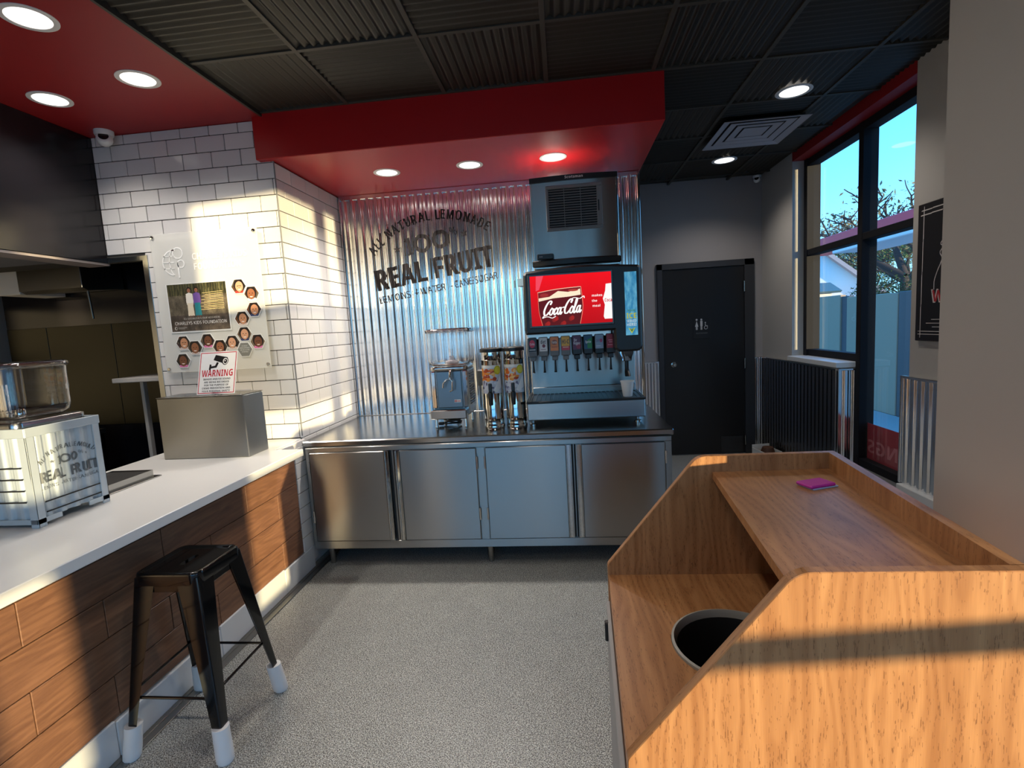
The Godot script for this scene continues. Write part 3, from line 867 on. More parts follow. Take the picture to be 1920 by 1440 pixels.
	camera_dome(V(-2.87, 2.948, TZ + 0.075), 0.6, "white turret security camera under the red ceiling above the tiles")

func camera_dome(p: Vector3, turn: float, label: String, s := 1.0) -> void:
	var o := thing("security_camera", label, "camera", p, turn)
	put("mount", mb().lathe(PackedVector2Array([Vector2(0, -0.03) * s, Vector2(0.05, -0.03) * s, Vector2(0.054, -0.02) * s, Vector2(0.054, 0) * s, Vector2(0, 0)]), Transform3D(), 28), M.white_paint, o)
	var xf := Transform3D(Basis(Vector3.RIGHT, 1.15), V(0, -0.055, 0.008) * s)
	put("eye_ball", mb().lathe(PackedVector2Array([Vector2(0, -0.044) * s, Vector2(0.028, -0.034) * s, Vector2(0.043, -0.012) * s, Vector2(0.045, 0.006) * s, Vector2(0.04, 0.026) * s, Vector2(0.031, 0.033) * s, Vector2(0.0, 0.033) * s]), xf, 28), M.white_paint, o)
	put("lens", mb().lathe(PackedVector2Array([Vector2(0.028, 0.033) * s, Vector2(0.026, 0.036) * s, Vector2(0, 0.037) * s]), xf, 24), M.black_gloss, o)

# ---------------------------------------------------------------- corrugated sheet, steel cabinet, dispensers
const RP := 0.0678
func sheet(x0: float, x1: float, y0: float, y1: float, xf: Transform3D, pitch := RP, amp := 0.009, step := 12) -> MB:
	var b := mb()
	var m := ceili((x1 - x0) / pitch * step)
	var f := func(x: float) -> float: return amp * (sin(TAU * x / pitch) + 0.2 * sin(3.0 * TAU * x / pitch))
	var g := func(x: float) -> Vector3:
		return (xf.basis * V(-amp * TAU / pitch * (cos(TAU * x / pitch) + 0.6 * cos(3.0 * TAU * x / pitch)), 0, 1)).normalized()
	for i in m:
		var a := lerpf(x0, x1, float(i) / m); var c := lerpf(x0, x1, float(i + 1) / m)
		b.smooth(xf * V(a, y0, f.call(a)), xf * V(c, y0, f.call(c)), xf * V(c, y1, f.call(c)), xf * V(a, y1, f.call(a)), g.call(a), g.call(c), g.call(c), g.call(a))
	return b
func beverage_station() -> void:
	var w := thing("corrugated_sheet", "tall shiny corrugated metal sheet lining the drinks alcove", "wall cladding", V(-0.57, 0.868, BZ + 0.016))
	var off := T(V(0.57, -0.868, 0))
	put("sheet", sheet(-1.775, 0.632, 0.80, 2.685, Transform3D()), M.galv, w, off)
	put("top_channel", mb().mm(V(-1.775, 2.655, -0.012), V(0.632, 2.689, 0.006), 0.002), M.galv, w, off)
	put("edge_trim", mb().mm(V(0.618, 0.868, -0.012), V(0.634, 2.689, 0.018), 0.002), M.chrome, w, off)
	put("edge_trim", mb().mm(V(-1.784, 0.868, -0.012), V(-1.772, 2.689, 0.014), 0.002), M.galv, w, off)
	put("base_flashing", mb().mm(V(-1.775, 0.80, -0.012), V(0.632, 0.873, 0.012), 0.002), M.steel_plain, w, off)
	# emblem, tilted about eight degrees
	var L := thing("lemonade_lettering", "brown lemonade lettering applied across the corrugated sheet", "lettering", V(-1.509, 1.909, BZ + 0.016))
	var rot := Transform2D(deg_to_rad(8.1), Vector2.ZERO)
	for e in emblem():
		var t: PackedVector2Array = rot * (e[1] as PackedVector2Array)
		put(e[0], laid_letters(t, RP / 12.0, func(p: Vector2) -> Vector3:
			var x := p.x - 1.509
			return V(p.x, p.y, 0.009 * (sin(TAU * x / RP) + 0.2 * sin(3.0 * TAU * x / RP)) + 0.0026)), M.ink, L)
	# cabinet
	var c := thing("steel_cabinet", "long stainless steel cabinet with four flat doors under the drinks counter", "cabinet", V(-0.555, 0, -3.68))
	var C := T(V(0.555, 0, 3.68))
	var body := mb()
	body.mm(V(-1.742, 0.13, -4.15), V(0.63, 0.828, -3.186), 0.002)
	put("body", body, M.steel, c, C)
	put("frame", mb().mm(V(-1.742, 0.798, -3.19), V(0.63, 0.828, -3.176), 0.002).mm(V(-1.742, 0.13, -3.19), V(0.63, 0.184, -3.176), 0.002).mm(V(-1.742, 0.184, -3.19), V(-1.72, 0.798, -3.176), 0.001).mm(V(0.594, 0.184, -3.19), V(0.63, 0.798, -3.176), 0.001).mm(V(-0.59, 0.184, -3.19), V(-0.539, 0.798, -3.176), 0.001), M.steel, c, C)
	var doors := [[-1.716, -1.204, 1], [-1.100, -0.594, -1], [-0.535, -0.02, 1], [0.076, 0.590, -1]]
	for d in doors:
		var dn := mb().mm(V(d[0], 0.187, -3.188), V(d[1], 0.795, -3.168), 0.004)
		var dd := put("door", dn, M.steel, c, C)
		var hx: float = d[1] if d[2] > 0 else d[0]
		var s: float = d[2]
		put("handle", mb().mm(V(hx, 0.187, -3.188), V(hx + s * 0.006, 0.795, -3.160), 0.002).mm(V(hx + s * 0.006, 0.187, -3.178), V(hx + s * 0.026, 0.795, -3.172), 0.001).mm(V(hx + s * 0.026, 0.187, -3.178), V(hx + s * 0.032, 0.795, -3.158), 0.002), M.chrome, dd)
		put("shadow_gap", mb().mm(V(hx + s * 0.034, 0.187, -3.186), V(hx + s * 0.046, 0.795, -3.184)), M.black_matte, dd)
		var ox: float = d[0] - 0.004 if d[2] > 0 else d[1] + 0.004
		for y in [0.70, 0.36]:
			put("hinge", mb().tube(PackedVector3Array([V(ox, y - 0.04, -3.166), V(ox, y + 0.04, -3.166)]), 0.006, 10), M.chrome, dd)
	for p in [[-1.66, -3.25], [-0.55, -3.25], [0.56, -3.25], [-1.66, -4.08], [-0.55, -4.08], [0.56, -4.08]]:
		put("leg", mb().lathe(PackedVector2Array([Vector2(0, 0), Vector2(0.018, 0), Vector2(0.018, 0.03), Vector2(0.022, 0.035), Vector2(0.022, 0.131)]), T(V(p[0], 0, p[1])), 16), M.steel_plain, c, C)
	var top := thing("steel_worktop", "stainless steel worktop carrying the drinks machines", "worktop", V(-0.56, 0.828, -3.7))
	put("slab", mb().mm(V(-1.215, 0, -0.462), V(1.212, 0.04, 0.50), 0.007), M.steel_top, top)

	lemonade_dispenser()
	for k in 2: tea_urn(k)
	# socket box on the sheet and conduit
	var sb := thing("socket_box", "grey electrical socket box on the corrugated sheet between dispenser and urns", "socket", V(-0.68, 1.09, BZ + 0.032))
	put("box", mb().mm(V(-0.035, 0, 0), V(0.035, 0.12, 0.05), 0.004), M.grey_plastic, sb)
	put("cover_plate", mb().mm(V(-0.037, -0.002, 0.05), V(0.037, 0.122, 0.054), 0.002), M.steel_plain, sb)
	put("conduit", mb().tube(PackedVector3Array([V(0, 0, 0.02), V(0, -0.2, 0.02)]), 0.011, 10), M.steel_plain, sb)
	var cd := thing("conduit_box", "small junction box with metal conduit left of the soda machine", "junction box", V(-0.315, 0.868, BZ + 0.042))
	put("conduit", mb().tube(PackedVector3Array([V(0.02, 0, 0.01), V(0.02, 1.0, 0.01)]), 0.012, 12), M.chrome, cd)
	put("box", mb().mm(V(-0.03, 1.0, -0.01), V(0.06, 1.06, 0.04), 0.003), mat(rgb(160, 178, 180), 0.35, 0.4), cd)
	var coil := thing("power_cord", "black power cord coiled on the worktop under the lemonade dispenser", "cord", V(-0.83, 0.874, -3.62))
	var pts := PackedVector3Array()
	for k in 90:
		var a := k * 0.28
		pts.append(V(cos(a) * (0.055 + 0.012 * sin(k * 0.7)), 0.004 + 0.0006 * k + 0.004 * sin(k * 0.45), sin(a) * (0.04 + 0.01 * cos(k * 0.5))))
	put("cable", mb().tube(pts, 0.0055, 7), M.black_plastic, coil)
	put("plug", mb().mm(V(-0.1, 0.0, 0.02), V(-0.06, 0.022, 0.045), 0.004), M.black_plastic, coil)

func rounded_rect(w: float, d: float, r: float, k := 6) -> PackedVector2Array:
	var p := PackedVector2Array()
	for q in [[1, 1, 0.0], [-1, 1, PI / 2], [-1, -1, PI], [1, -1, 3 * PI / 2]]:
		for i in k + 1:
			var a: float = q[2] + PI / 2 * i / k
			p.append(Vector2(q[0] * (w / 2 - r) + cos(a) * r, q[1] * (d / 2 - r) + sin(a) * r))
	return p
func tub(w: float, d: float, r: float, prof: Array) -> MB:    # rounded-rectangle vessel: prof of [inset, height]
	var rings := []
	for e in prof:
		var ring := PackedVector3Array()
		var rr := rounded_rect(w - 2 * e[0], d - 2 * e[0], maxf(r - e[0], 0.004))
		for p in rr: ring.append(V(p.x, e[1], -p.y))
		rings.append(ring)
	return mb().loft(rings, false)
func clear_bowl(o: Node3D, w: float, d: float, h: float, y: float, at := Vector3.ZERO) -> void:
	put("bowl", tub(w, d, 0.055, [[d * 0.46, y], [0.03, y], [0.008, y + 0.014], [0.002, y + 0.04], [0.0, y + h * 0.88], [-0.006, y + h * 0.885], [-0.006, y + h * 0.905], [0.0, y + h * 0.91], [0.0045, y + h * 0.91], [0.0065, y + 0.042], [0.012, y + 0.019], [0.034, y + 0.005], [d * 0.46, y + 0.005]]), M.clear, o, T(at))
	put("lid", tub(w + 0.014, d + 0.014, 0.055, [[0, y + h * 0.912], [0.0, y + h * 0.96], [0.012, y + h * 0.99], [0.05, y + h], [d * 0.46, y + h], [d * 0.46, y + h - 0.004], [0.05, y + h - 0.004], [0.016, y + h * 0.965], [0.005, y + h * 0.95], [0.004, y + h * 0.912], [0, y + h * 0.912]]), M.clear, o, T(at))

func lemonade_dispenser() -> void:
	var o := thing("juice_dispenser", "cold drink dispenser with square clear bowl on the steel worktop", "drink dispenser", V(-0.815, 0.868, -3.63))
	for x in [-0.105, 0.105]:
		for z in [-0.13, 0.13]:
			put("leg", mb().lathe(PackedVector2Array([Vector2(0, 0), Vector2(0.011, 0), Vector2(0.013, 0.012), Vector2(0.009, 0.02), Vector2(0.011, 0.09)]), T(V(x, 0, z)), 14), M.chrome, o)
	put("housing", mb().mm(V(-0.125, 0.085, -0.16), V(0.135, 0.40, 0.105), 0.006), M.steel_plain, o)
	put("front_panel", mb().mm(V(-0.09, 0.14, 0.105), V(0.09, 0.40, 0.117), 0.008), mat(rgb(120, 138, 150), 0.3, 0.75), o)
	for s in [-0.112, 0.112]: put("side_trim", mb().mm(V(s - 0.016, 0.14, 0.1), V(s + 0.016, 0.40, 0.118), 0.005), M.chrome, o)
	for k in 13: put("louver", mb().box(V(0.136, 0.155 + 0.018 * k, -0.03), V(0.006, 0.009, 0.16), 0.002, T(Vector3.ZERO)), M.black_plastic, o)
	var tray := put("drip_tray", mb().mm(V(-0.135, 0.068, 0.1), V(0.12, 0.132, 0.172), 0.006), M.steel_plain, o)
	put("drip_grate", mb().mm(V(-0.12, 0.1325, 0.125), V(0.105, 0.134, 0.165)), M.black_plastic, tray)
	put("deck", tub(0.27, 0.27, 0.04, [[0.02, 0.395], [0.0, 0.405], [0.0, 0.428], [0.012, 0.434], [0.13, 0.434]]), M.chrome, o, T(V(0.0, 0, -0.02)))
	clear_bowl(o, 0.305, 0.27, 0.262, 0.437, V(0.0, 0, -0.02))
	put("spray_tube", mb().tube(PackedVector3Array([V(0, 0.437, -0.02), V(0, 0.55, -0.02)]), 0.013, 12), M.clear, o)
	put("pump_cap", mb().lathe(PackedVector2Array([Vector2(0.05, 0.437), Vector2(0.045, 0.455), Vector2(0.02, 0.47), Vector2(0.017, 0.5), Vector2(0, 0.5)]), T(V(0, 0, -0.02)), 24), mat(rgb(205, 200, 205), 0.25), o)
	var fc := put("faucet", mb().tube(PackedVector3Array([V(0.02, 0.41, 0.11), V(0.02, 0.40, 0.15), V(0.02, 0.37, 0.165), V(0.02, 0.345, 0.165)]), 0.009, 12), M.chrome, o)
	put("faucet_handle", mb().tube(PackedVector3Array([V(-0.035, 0.29, 0.16), V(-0.03, 0.32, 0.168), V(-0.005, 0.345, 0.165), V(0.02, 0.35, 0.165), V(0.035, 0.33, 0.168), V(0.03, 0.27, 0.165), V(0.012, 0.262, 0.16)]), 0.006, 10), M.chrome, fc)
	var im := Image.create_empty(96, 40, false, Image.FORMAT_RGB8)
	im.fill(rgb(236, 234, 230)); d_rect(im, 4, 8, 34, 26, rgb(190, 30, 34)); d_text(im, "H", 21, 30, 18, rgb(240, 238, 234)); d_rect(im, 44, 18, 46, 10, rgb(196, 60, 60))
	put("badge", mb().mm(V(0.03, 0.178, 0.117), V(0.075, 0.198, 0.1185)), M.white_paint, o)
	put("badge_print", mb().quv(V(0.03, 0.178, 0.119), V(0.075, 0.178, 0.119), V(0.075, 0.198, 0.119), V(0.03, 0.198, 0.119)), printed(im), o)

func tea_urn(k: int) -> void:
	var o := thing("tea_urn", ["slim stainless iced tea urn nearest the clear lemonade dispenser", "slim stainless iced tea urn nearest the soda machine"][k], "urn", V([-0.508, -0.352][k], 0.868, -3.52), 0, "iced tea urns")
	var r := 0.069
	put("body", mb().lathe(PackedVector2Array([Vector2(r + 0.004, 0), Vector2(r + 0.004, 0.012), Vector2(r, 0.018), Vector2(r, 0.05), Vector2(r + 0.003, 0.056), Vector2(r, 0.062), Vector2(r, 0.46), Vector2(r + 0.003, 0.465), Vector2(r, 0.47), Vector2(r, 0.52)]), Transform3D(), 48), M.chrome, o)
	put("lid", mb().lathe(PackedVector2Array([Vector2(r, 0.52), Vector2(r + 0.009, 0.52), Vector2(r + 0.009, 0.542), Vector2(r - 0.006, 0.548), Vector2(0, 0.55)]), Transform3D(), 40), M.black_plastic, o)
	var im := Image.create_empty(160, 192, false, Image.FORMAT_RGB8)
	im.fill(rgb(196, 204, 214))
	var q := RandomNumberGenerator.new(); q.seed = 50 + k
	d_rect(im, 0, 0, 160, 18, rgb(236, 236, 230))
	for e in 40: d_ell(im, q.randf() * 110, 30 + q.randf() * 70, 6 + q.randf() * 12, 6 + q.randf() * 10, [rgb(222, 106, 34), rgb(236, 150, 56), rgb(176, 62, 26), rgb(244, 196, 120)][q.randi() % 4])
	for e in 30: d_ell(im, q.randf() * 160, 110 + q.randf() * 76, 6 + q.randf() * 10, 5 + q.randf() * 9, [rgb(120, 122, 150), rgb(224, 228, 236), rgb(88, 88, 118), rgb(180, 186, 204)][q.randi() % 4])
	d_ell(im, 132, 34, 26, 30, rgb(206, 196, 40)); d_ell(im, 132, 34, 19, 22, rgb(228, 220, 70))
	d_poly(im, PackedVector2Array([Vector2(150, 70), Vector2(158, 150), Vector2(118, 186), Vector2(96, 170)]), rgb(240, 240, 240))
	var b := mb()
	for i in 20:
		var a0 := lerpf(-1.25, 1.15, i / 20.0); var a1 := lerpf(-1.25, 1.15, (i + 1) / 20.0)
		var p := func(a: float, y: float) -> Vector3: return V(sin(a) * (r + 0.0012), y, cos(a) * (r + 0.0012))
		b.quv(p.call(a0, 0.235), p.call(a1, 0.235), p.call(a1, 0.43), p.call(a0, 0.43), Rect2(i / 20.0, 0, 0.05, 1))
	put("printed_wrap", b, printed(im, 0.3), o)
	put("faucet", mb().lathe(PackedVector2Array([Vector2(0, 0.16), Vector2(0.012, 0.16), Vector2(0.016, 0.2), Vector2(0.02, 0.235), Vector2(0.014, 0.25), Vector2(0, 0.25)]), T(V(-0.005, 0, r + 0.035)), 16).tube(PackedVector3Array([V(-0.005, 0.23, r - 0.002), V(-0.005, 0.23, r + 0.035)]), 0.012, 12), M.black_plastic, o)
	put("faucet_lever", mb().mm(V(-0.017, 0.25, r + 0.02), V(0.007, 0.31, r + 0.034), 0.004), M.black_plastic, o)

func ice_and_soda() -> void:
	# soda machine
	var o := thing("soda_dispenser", "eight valve soda machine with a lit red advertising screen", "soda machine", V(0.125, 0.868, -3.75))
	var A := func(x: float, y: float, z: float) -> Vector3: return V(x - 0.125, y - 0.868, z + 3.75)
	for x in [-0.235, 0.475]:
		for z in [-3.5, -4.05]:
			put("leg", mb().lathe(PackedVector2Array([Vector2(0, 0), Vector2(0.024, 0), Vector2(0.024, 0.006), Vector2(0.013, 0.012), Vector2(0.014, 0.04)]), T(A.call(x, 0.868, z)), 16), M.chrome, o)
	var tr := mb()
	tr.mm(A.call(-0.27, 0.905, -3.95), A.call(0.52, 1.025, -3.445), 0.006)
	put("drip_tray", tr, M.steel, o)
	put("tray_rim", mb().mm(A.call(-0.275, 1.022, -3.475), A.call(0.525, 1.036, -3.437), 0.004).mm(A.call(-0.275, 1.022, -3.95), A.call(-0.255, 1.036, -3.47), 0.003).mm(A.call(0.505, 1.022, -3.95), A.call(0.525, 1.036, -3.47), 0.003), M.black_plastic, o)
	put("tray_grate", mb().mm(A.call(-0.255, 1.02, -3.85), A.call(0.505, 1.03, -3.475)), M.black_plastic, o)
	for k in 24: put("grate_bar", mb().mm(A.call(-0.25 + 0.0315 * k, 1.03, -3.85), A.call(-0.24 + 0.0315 * k, 1.034, -3.478), 0.001), M.black_plastic, o)
	put("splash_panel", mb().mm(A.call(-0.255, 1.02, -4.1), A.call(0.515, 1.5, -3.86), 0.004), M.steel, o)
	put("splash_ledge", mb().mm(A.call(-0.25, 1.03, -3.86), A.call(0.51, 1.085, -3.835), 0.004), M.steel_plain, o)
	put("valve_rail", mb().mm(A.call(-0.255, 1.452, -3.86), A.call(0.33, 1.5, -3.60), 0.004), M.steel_plain, o)
	# screen housing with an arched top; the ice chute side reaches lower
	var prof := PackedVector2Array()
	for e in [[-0.25, 1.49], [-0.256, 1.52]]: prof.append(Vector2(e[0], e[1]))
	prof.append(Vector2(-0.25, 1.885)); prof.append(Vector2(-0.235, 1.905))
	for k in 9:
		var t := (k + 1) / 10.0
		prof.append(Vector2(lerpf(-0.235, 0.48, t), 1.905 + 0.022 * sin(PI * t)))
	for k in 5: prof.append(Vector2(0.49, 1.88) + Vector2.from_angle(PI / 2 - PI / 2 * k / 4.0) * 0.026)
	for k in 7: prof.append(Vector2(0.476, 1.385) + Vector2.from_angle(-PI / 2 * k / 6.0) * 0.04)
	for e in [[0.36, 1.345], [0.335, 1.37], [0.332, 1.49]]: prof.append(Vector2(e[0], e[1]))
	put("screen_housing", mb().prism(prof, 0.56, T(A.call(0, 0, -4.0)), 0.014), M.black_plastic, o)
	put("screen_bezel", mb().mm(A.call(-0.222, 1.53, -3.442), A.call(0.336, 1.885, -3.434), 0.004), M.black_gloss, o)
	# screen picture
	var W := 640; var H := 400
	var im := Image.create_empty(W, H, false, Image.FORMAT_RGB8)
	for y in H:
		for x in W:
			var g := 1.0 - 0.25 * float(y) / H
			im.set_pixel(x, y, Color(0.88 * g + 0.05, 0.0, 0.04))
	d_poly(im, PackedVector2Array([Vector2(50, 0), Vector2(110, 0), Vector2(70, 110), Vector2(44, 120)]), rgb(235, 70, 90))
	d_poly(im, PackedVector2Array([Vector2(60, 128), Vector2(400, 104), Vector2(410, 260), Vector2(385, 400), Vector2(85, 400), Vector2(62, 300)]), rgb(120, 20, 24))
	d_poly(im, PackedVector2Array([Vector2(60, 190), Vector2(400, 160), Vector2(410, 260), Vector2(385, 400), Vector2(85, 400), Vector2(62, 300)]), rgb(86, 12, 16))
	d_poly(im, PackedVector2Array([Vector2(64, 178), Vector2(150, 170), Vector2(220, 128), Vector2(300, 140), Vector2(396, 120), Vector2(398, 168), Vector2(300, 178), Vector2(180, 184), Vector2(64, 204)]), rgb(244, 226, 196))
	d_ell(im, 110, 155, 34, 14, rgb(150, 40, 40)); d_ell(im, 340, 128, 40, 9, rgb(170, 60, 50))
	d_stroke(im, [Vector2(58, 132), Vector2(220, 112), Vector2(400, 104)], 5, 5, rgb(236, 200, 170))
	d_stroke(im, [Vector2(60, 132), Vector2(62, 280), Vector2(86, 398)], 4, 4, rgb(220, 120, 100)); d_stroke(im, [Vector2(402, 106), Vector2(412, 260), Vector2(386, 398)], 5, 5, rgb(226, 130, 110))
	for e in 14: d_ell(im, 110 + (e * 67) % 260, 320 + (e * 37) % 76, 14, 18, rgb(116 + e * 3, 26, 22))
	d_script(im, 92, 320, 112, rgb(252, 250, 246))
	for e in [["makes", 526, 190], ["the", 504, 232], ["meal", 518, 272]]: d_text(im, e[0], e[1], e[2], 19, rgb(250, 236, 234))
	d_poly(im, PackedVector2Array([Vector2(596, 95), Vector2(640, 92), Vector2(640, 372), Vector2(580, 372), Vector2(572, 352), Vector2(584, 260), Vector2(570, 210), Vector2(590, 150)]), rgb(246, 242, 240))
	d_text(im, "Coca", 612, 236, 26, red_ink(), true, 56)
	var sm := mat(Color(0.02, 0.02, 0.02), 0.12)
	sm.emission_enabled = true; sm.emission = Color.WHITE; sm.emission_texture = tex(im); sm.emission_operator = BaseMaterial3D.EMISSION_OP_MULTIPLY; sm.emission_energy_multiplier = 0.72; sm.metallic_specular = 0.2
	put("lit_screen", mb().quv(A.call(-0.206, 1.545, -3.4325), A.call(0.324, 1.545, -3.4325), A.call(0.324, 1.872, -3.4325), A.call(-0.206, 1.872, -3.4325)), sm, o)
	# ice panel
	var ic := Image.create_empty(96, 480, false, Image.FORMAT_RGB8)
	var nz := noise(0.02, 6, 4)
	for y in 480:
		for x in 96:
			ic.set_pixel(x, y, rgb(58, 150, 200).lerp(rgb(120, 200, 230), clampf(0.5 + 1.1 * nz.get_noise_2d(x * 1.2, y * 0.5), 0, 1)))
	d_text(ic, "YOUR", 48, 300, 14, rgb(70, 140, 70), true, 60)
	d_text(ic, "ICE", 48, 352, 40, rgb(226, 214, 40), true, 78)
	d_text(ic, "SERVED", 48, 382, 20, rgb(230, 240, 246), true, 76); d_text(ic, "HERE!", 48, 410, 22, rgb(230, 240, 246), true, 76)
	d_poly(ic, PackedVector2Array([Vector2(20, 424), Vector2(48, 434), Vector2(76, 424), Vector2(48, 468)]), rgb(214, 220, 60))
	d_poly(ic, PackedVector2Array([Vector2(32, 430), Vector2(48, 438), Vector2(64, 430), Vector2(48, 456)]), rgb(60, 120, 70))
	put("lit_ice_panel", mb().quv(A.call(0.408, 1.452, -3.4385), A.call(0.486, 1.452, -3.4385), A.call(0.486, 1.862, -3.4385), A.call(0.408, 1.862, -3.4385)), lit_print(ic, 0.3), o)
	# valves
	var names := [["Cola", rgb(24, 20, 24), rgb(220, 30, 70)], ["diet", rgb(232, 226, 224), rgb(120, 24, 40)], ["Fanta", rgb(240, 140, 66), rgb(250, 240, 220)], ["HI-C", rgb(244, 180, 50), rgb(70, 40, 30)], ["Dr Pep", rgb(96, 26, 72), rgb(240, 230, 236)], ["Sprite", rgb(16, 74, 110), rgb(240, 244, 240)], ["Light", rgb(150, 170, 196), rgb(190, 60, 110)], ["Cherry", rgb(170, 18, 44), rgb(236, 150, 160)]]
	for k in 8:
		var x := -0.222 + 0.0775 * k
		var g := put("valve", mb().mm(V(-0.032, -0.06, -0.2), V(0.032, 0.076, 0.006), 0.005).mm(V(-0.02, -0.092, -0.05), V(0.02, -0.06, -0.01), 0.004), M.grey_plastic if k < 4 else M.black_plastic, o, T(A.call(x, 1.392, -3.60)))
		var lb := Image.create_empty(72, 88, false, Image.FORMAT_RGB8)
		var bg: Color = names[k][1]; var fg: Color = names[k][2]
		lb.fill(bg)
		if k == 0: d_ell(lb, 36, 38, 26, 26, fg); d_text(lb, "Cola", 36, 46, 14, rgb(250, 240, 240)); d_rect(lb, 8, 74, 56, 4, rgb(230, 230, 230))
		elif k == 5: d_poly(lb, PackedVector2Array([Vector2(30, 30), Vector2(72, 14), Vector2(72, 84), Vector2(30, 84)]), rgb(30, 130, 60)); d_text(lb, "Sprite", 38, 50, 16, fg, true, 50)
		elif k == 4: d_ell(lb, 52, 66, 22, 18, rgb(150, 24, 60)); d_text(lb, "Dr", 26, 36, 18, fg); d_text(lb, "Pepper", 38, 56, 18, fg, true, 60)
		elif k == 3: d_text(lb, "HI-C", 36, 46, 26, fg, true, 60); d_rect(lb, 0, 62, 72, 26, rgb(206, 50, 70)); d_rect(lb, 10, 66, 52, 5, rgb(246, 220, 180))
		elif k == 2: d_ell(lb, 36, 34, 26, 16, rgb(150, 70, 40)); d_text(lb, "Fanta", 36, 42, 17, fg, true, 44); d_rect(lb, 10, 62, 52, 5, rgb(190, 90, 50))
		elif k == 1: d_text(lb, "diet", 36, 40, 24, rgb(60, 40, 44), true, 46); d_ell(lb, 40, 54, 14, 11, fg); d_rect(lb, 14, 74, 44, 4, rgb(160, 130, 130))
		elif k == 6: d_text(lb, "LIGHT", 24, 46, 18, rgb(110, 110, 150), true, 34); d_ell(lb, 52, 38, 12, 12, fg); d_rect(lb, 8, 70, 40, 4, rgb(210, 214, 224))
		else: d_rect(lb, 16, 36, 40, 5, fg); d_rect(lb, 22, 48, 30, 5, fg); d_rect(lb, 10, 66, 50, 4, fg)
		put("flavour_label", mb().quv(V(-0.028, -0.024, 0.0068), V(0.028, -0.024, 0.0068), V(0.028, 0.072, 0.0068), V(-0.028, 0.072, 0.0068)), printed(lb, 0.35), g)
		put("lever", mb().loft([lever_ring(0.005, -0.085, -0.03), lever_ring(0.006, -0.13, -0.035), lever_ring(0.008, -0.165, -0.042), lever_ring(0.010, -0.178, -0.03)]), M.black_plastic, g)
	put("ice_chute", mb().lathe(PackedVector2Array([Vector2(0.03, -0.055), Vector2(0.034, -0.03), Vector2(0.046, 0.0), Vector2(0.046, 0.03)]), T(A.call(0.43, 1.325, -3.62)), 20), M.clear, o)
	put("ice_lever", mb().loft([lever_ring(0.014, 0, 0), lever_ring(0.014, -0.06, 0.0), lever_ring(0.018, -0.085, 0.015), lever_ring(0.02, -0.11, 0.05)]), M.black_plastic, o, T(A.call(0.43, 1.275, -3.64)))
	put("side_hatch", mb().mm(A.call(0.515, 1.40, -4.0), A.call(0.519, 1.85, -3.6), 0.001), M.black_plastic, o)
	# foam cup
	var cup := thing("foam_cup", "white foam cup standing on the soda machine tray", "cup", V(0.415, 1.0365, -3.52))
	put("cup_wall", mb().lathe(PackedVector2Array([Vector2(0, 0), Vector2(0.031, 0), Vector2(0.044, 0.098), Vector2(0.048, 0.1), Vector2(0.048, 0.106), Vector2(0.043, 0.106), Vector2(0.03, 0.006), Vector2(0, 0.005)]), Transform3D(), 32), mat(rgb(232, 230, 226), 0.7), cup)
	# ice machine
	var q := thing("ice_maker", "stainless ice maker standing on top of the soda machine", "ice machine", V(0.112, 1.93, -3.9))
	var B := func(x: float, y: float, z: float) -> Vector3: return V(x - 0.112, y - 1.93, z + 3.9)
	put("cabinet", mb().mm(B.call(-0.182, 1.93, -4.16), B.call(0.402, 2.535, -3.605), 0.006), M.steel_plain, q)
	# bowed front skin
	var fr := mb()
	var rings := []
	for k in 17:
		var t := k / 16.0
		var x := lerpf(-0.181, 0.401, t)
		var z := -3.606 + 0.02 * sin(PI * t)
		rings.append(PackedVector3Array([B.call(x, 1.99, z), B.call(x, 2.505, z)]))
	for k in 16:
		var n0 := V(-0.02 * PI / 0.58 * cos(PI * k / 16.0), 0, 1).normalized(); var n1 := V(-0.02 * PI / 0.58 * cos(PI * (k + 1) / 16.0), 0, 1).normalized()
		fr.smooth(rings[k][0], rings[k + 1][0], rings[k + 1][1], rings[k][1], n0, n1, n1, n0)
	put("front_panel", fr, M.steel, q)
	var band := PackedVector2Array(); var lip := PackedVector2Array()
	for k in 17: band.append(Vector2(lerpf(-0.184, 0.404, k / 16.0), -(0.005 + 0.026 * sin(PI * k / 16.0))))
	band.append(Vector2(0.404, 0.03)); band.append(Vector2(-0.184, 0.03))
	var lay := Basis(V(1, 0, 0), V(0, 0, -1), V(0, 1, 0))
	put("top_band", mb().prism(band_up(band), 0.034, Transform3D(lay, B.call(0, 2.503, -3.60)), 0.003), M.black_plastic, q)
	for k in 17: lip.append(Vector2(lerpf(-0.19, 0.412, k / 16.0), -(0.01 + 0.05 * sin(PI * k / 16.0))))
	lip.append(Vector2(0.412, 0.04)); lip.append(Vector2(-0.19, 0.04))
	put("lower_lip", mb().prism(band_up(lip), 0.045, Transform3D(lay, B.call(0, 1.945, -3.60)), 0.008), M.black_plastic, q)
	put("name_lettering", flat_letters(fit("Scotsman", 0.12, 0.017), T(B.call(0.115, 2.513, -3.567))), M.white_ink, q)
	put("edge_strip", mb().mm(B.call(0.392, 1.985, -3.62), B.call(0.404, 2.505, -3.60), 0.002), M.chrome, q)
	var gr := put("grille", mb().mm(B.call(-0.078, 2.178, -3.60), B.call(0.298, 2.20, -3.573), 0.003).mm(B.call(-0.078, 2.452, -3.60), B.call(0.298, 2.474, -3.573), 0.003).mm(B.call(-0.078, 2.2, -3.60), B.call(-0.058, 2.452, -3.573), 0.003).mm(B.call(0.262, 2.2, -3.60), B.call(0.298, 2.452, -3.573), 0.003), M.grey_plastic, q)
	put("dark_core", mb().mm(B.call(-0.06, 2.2, -3.60), B.call(0.264, 2.452, -3.586)), M.black_matte, gr)
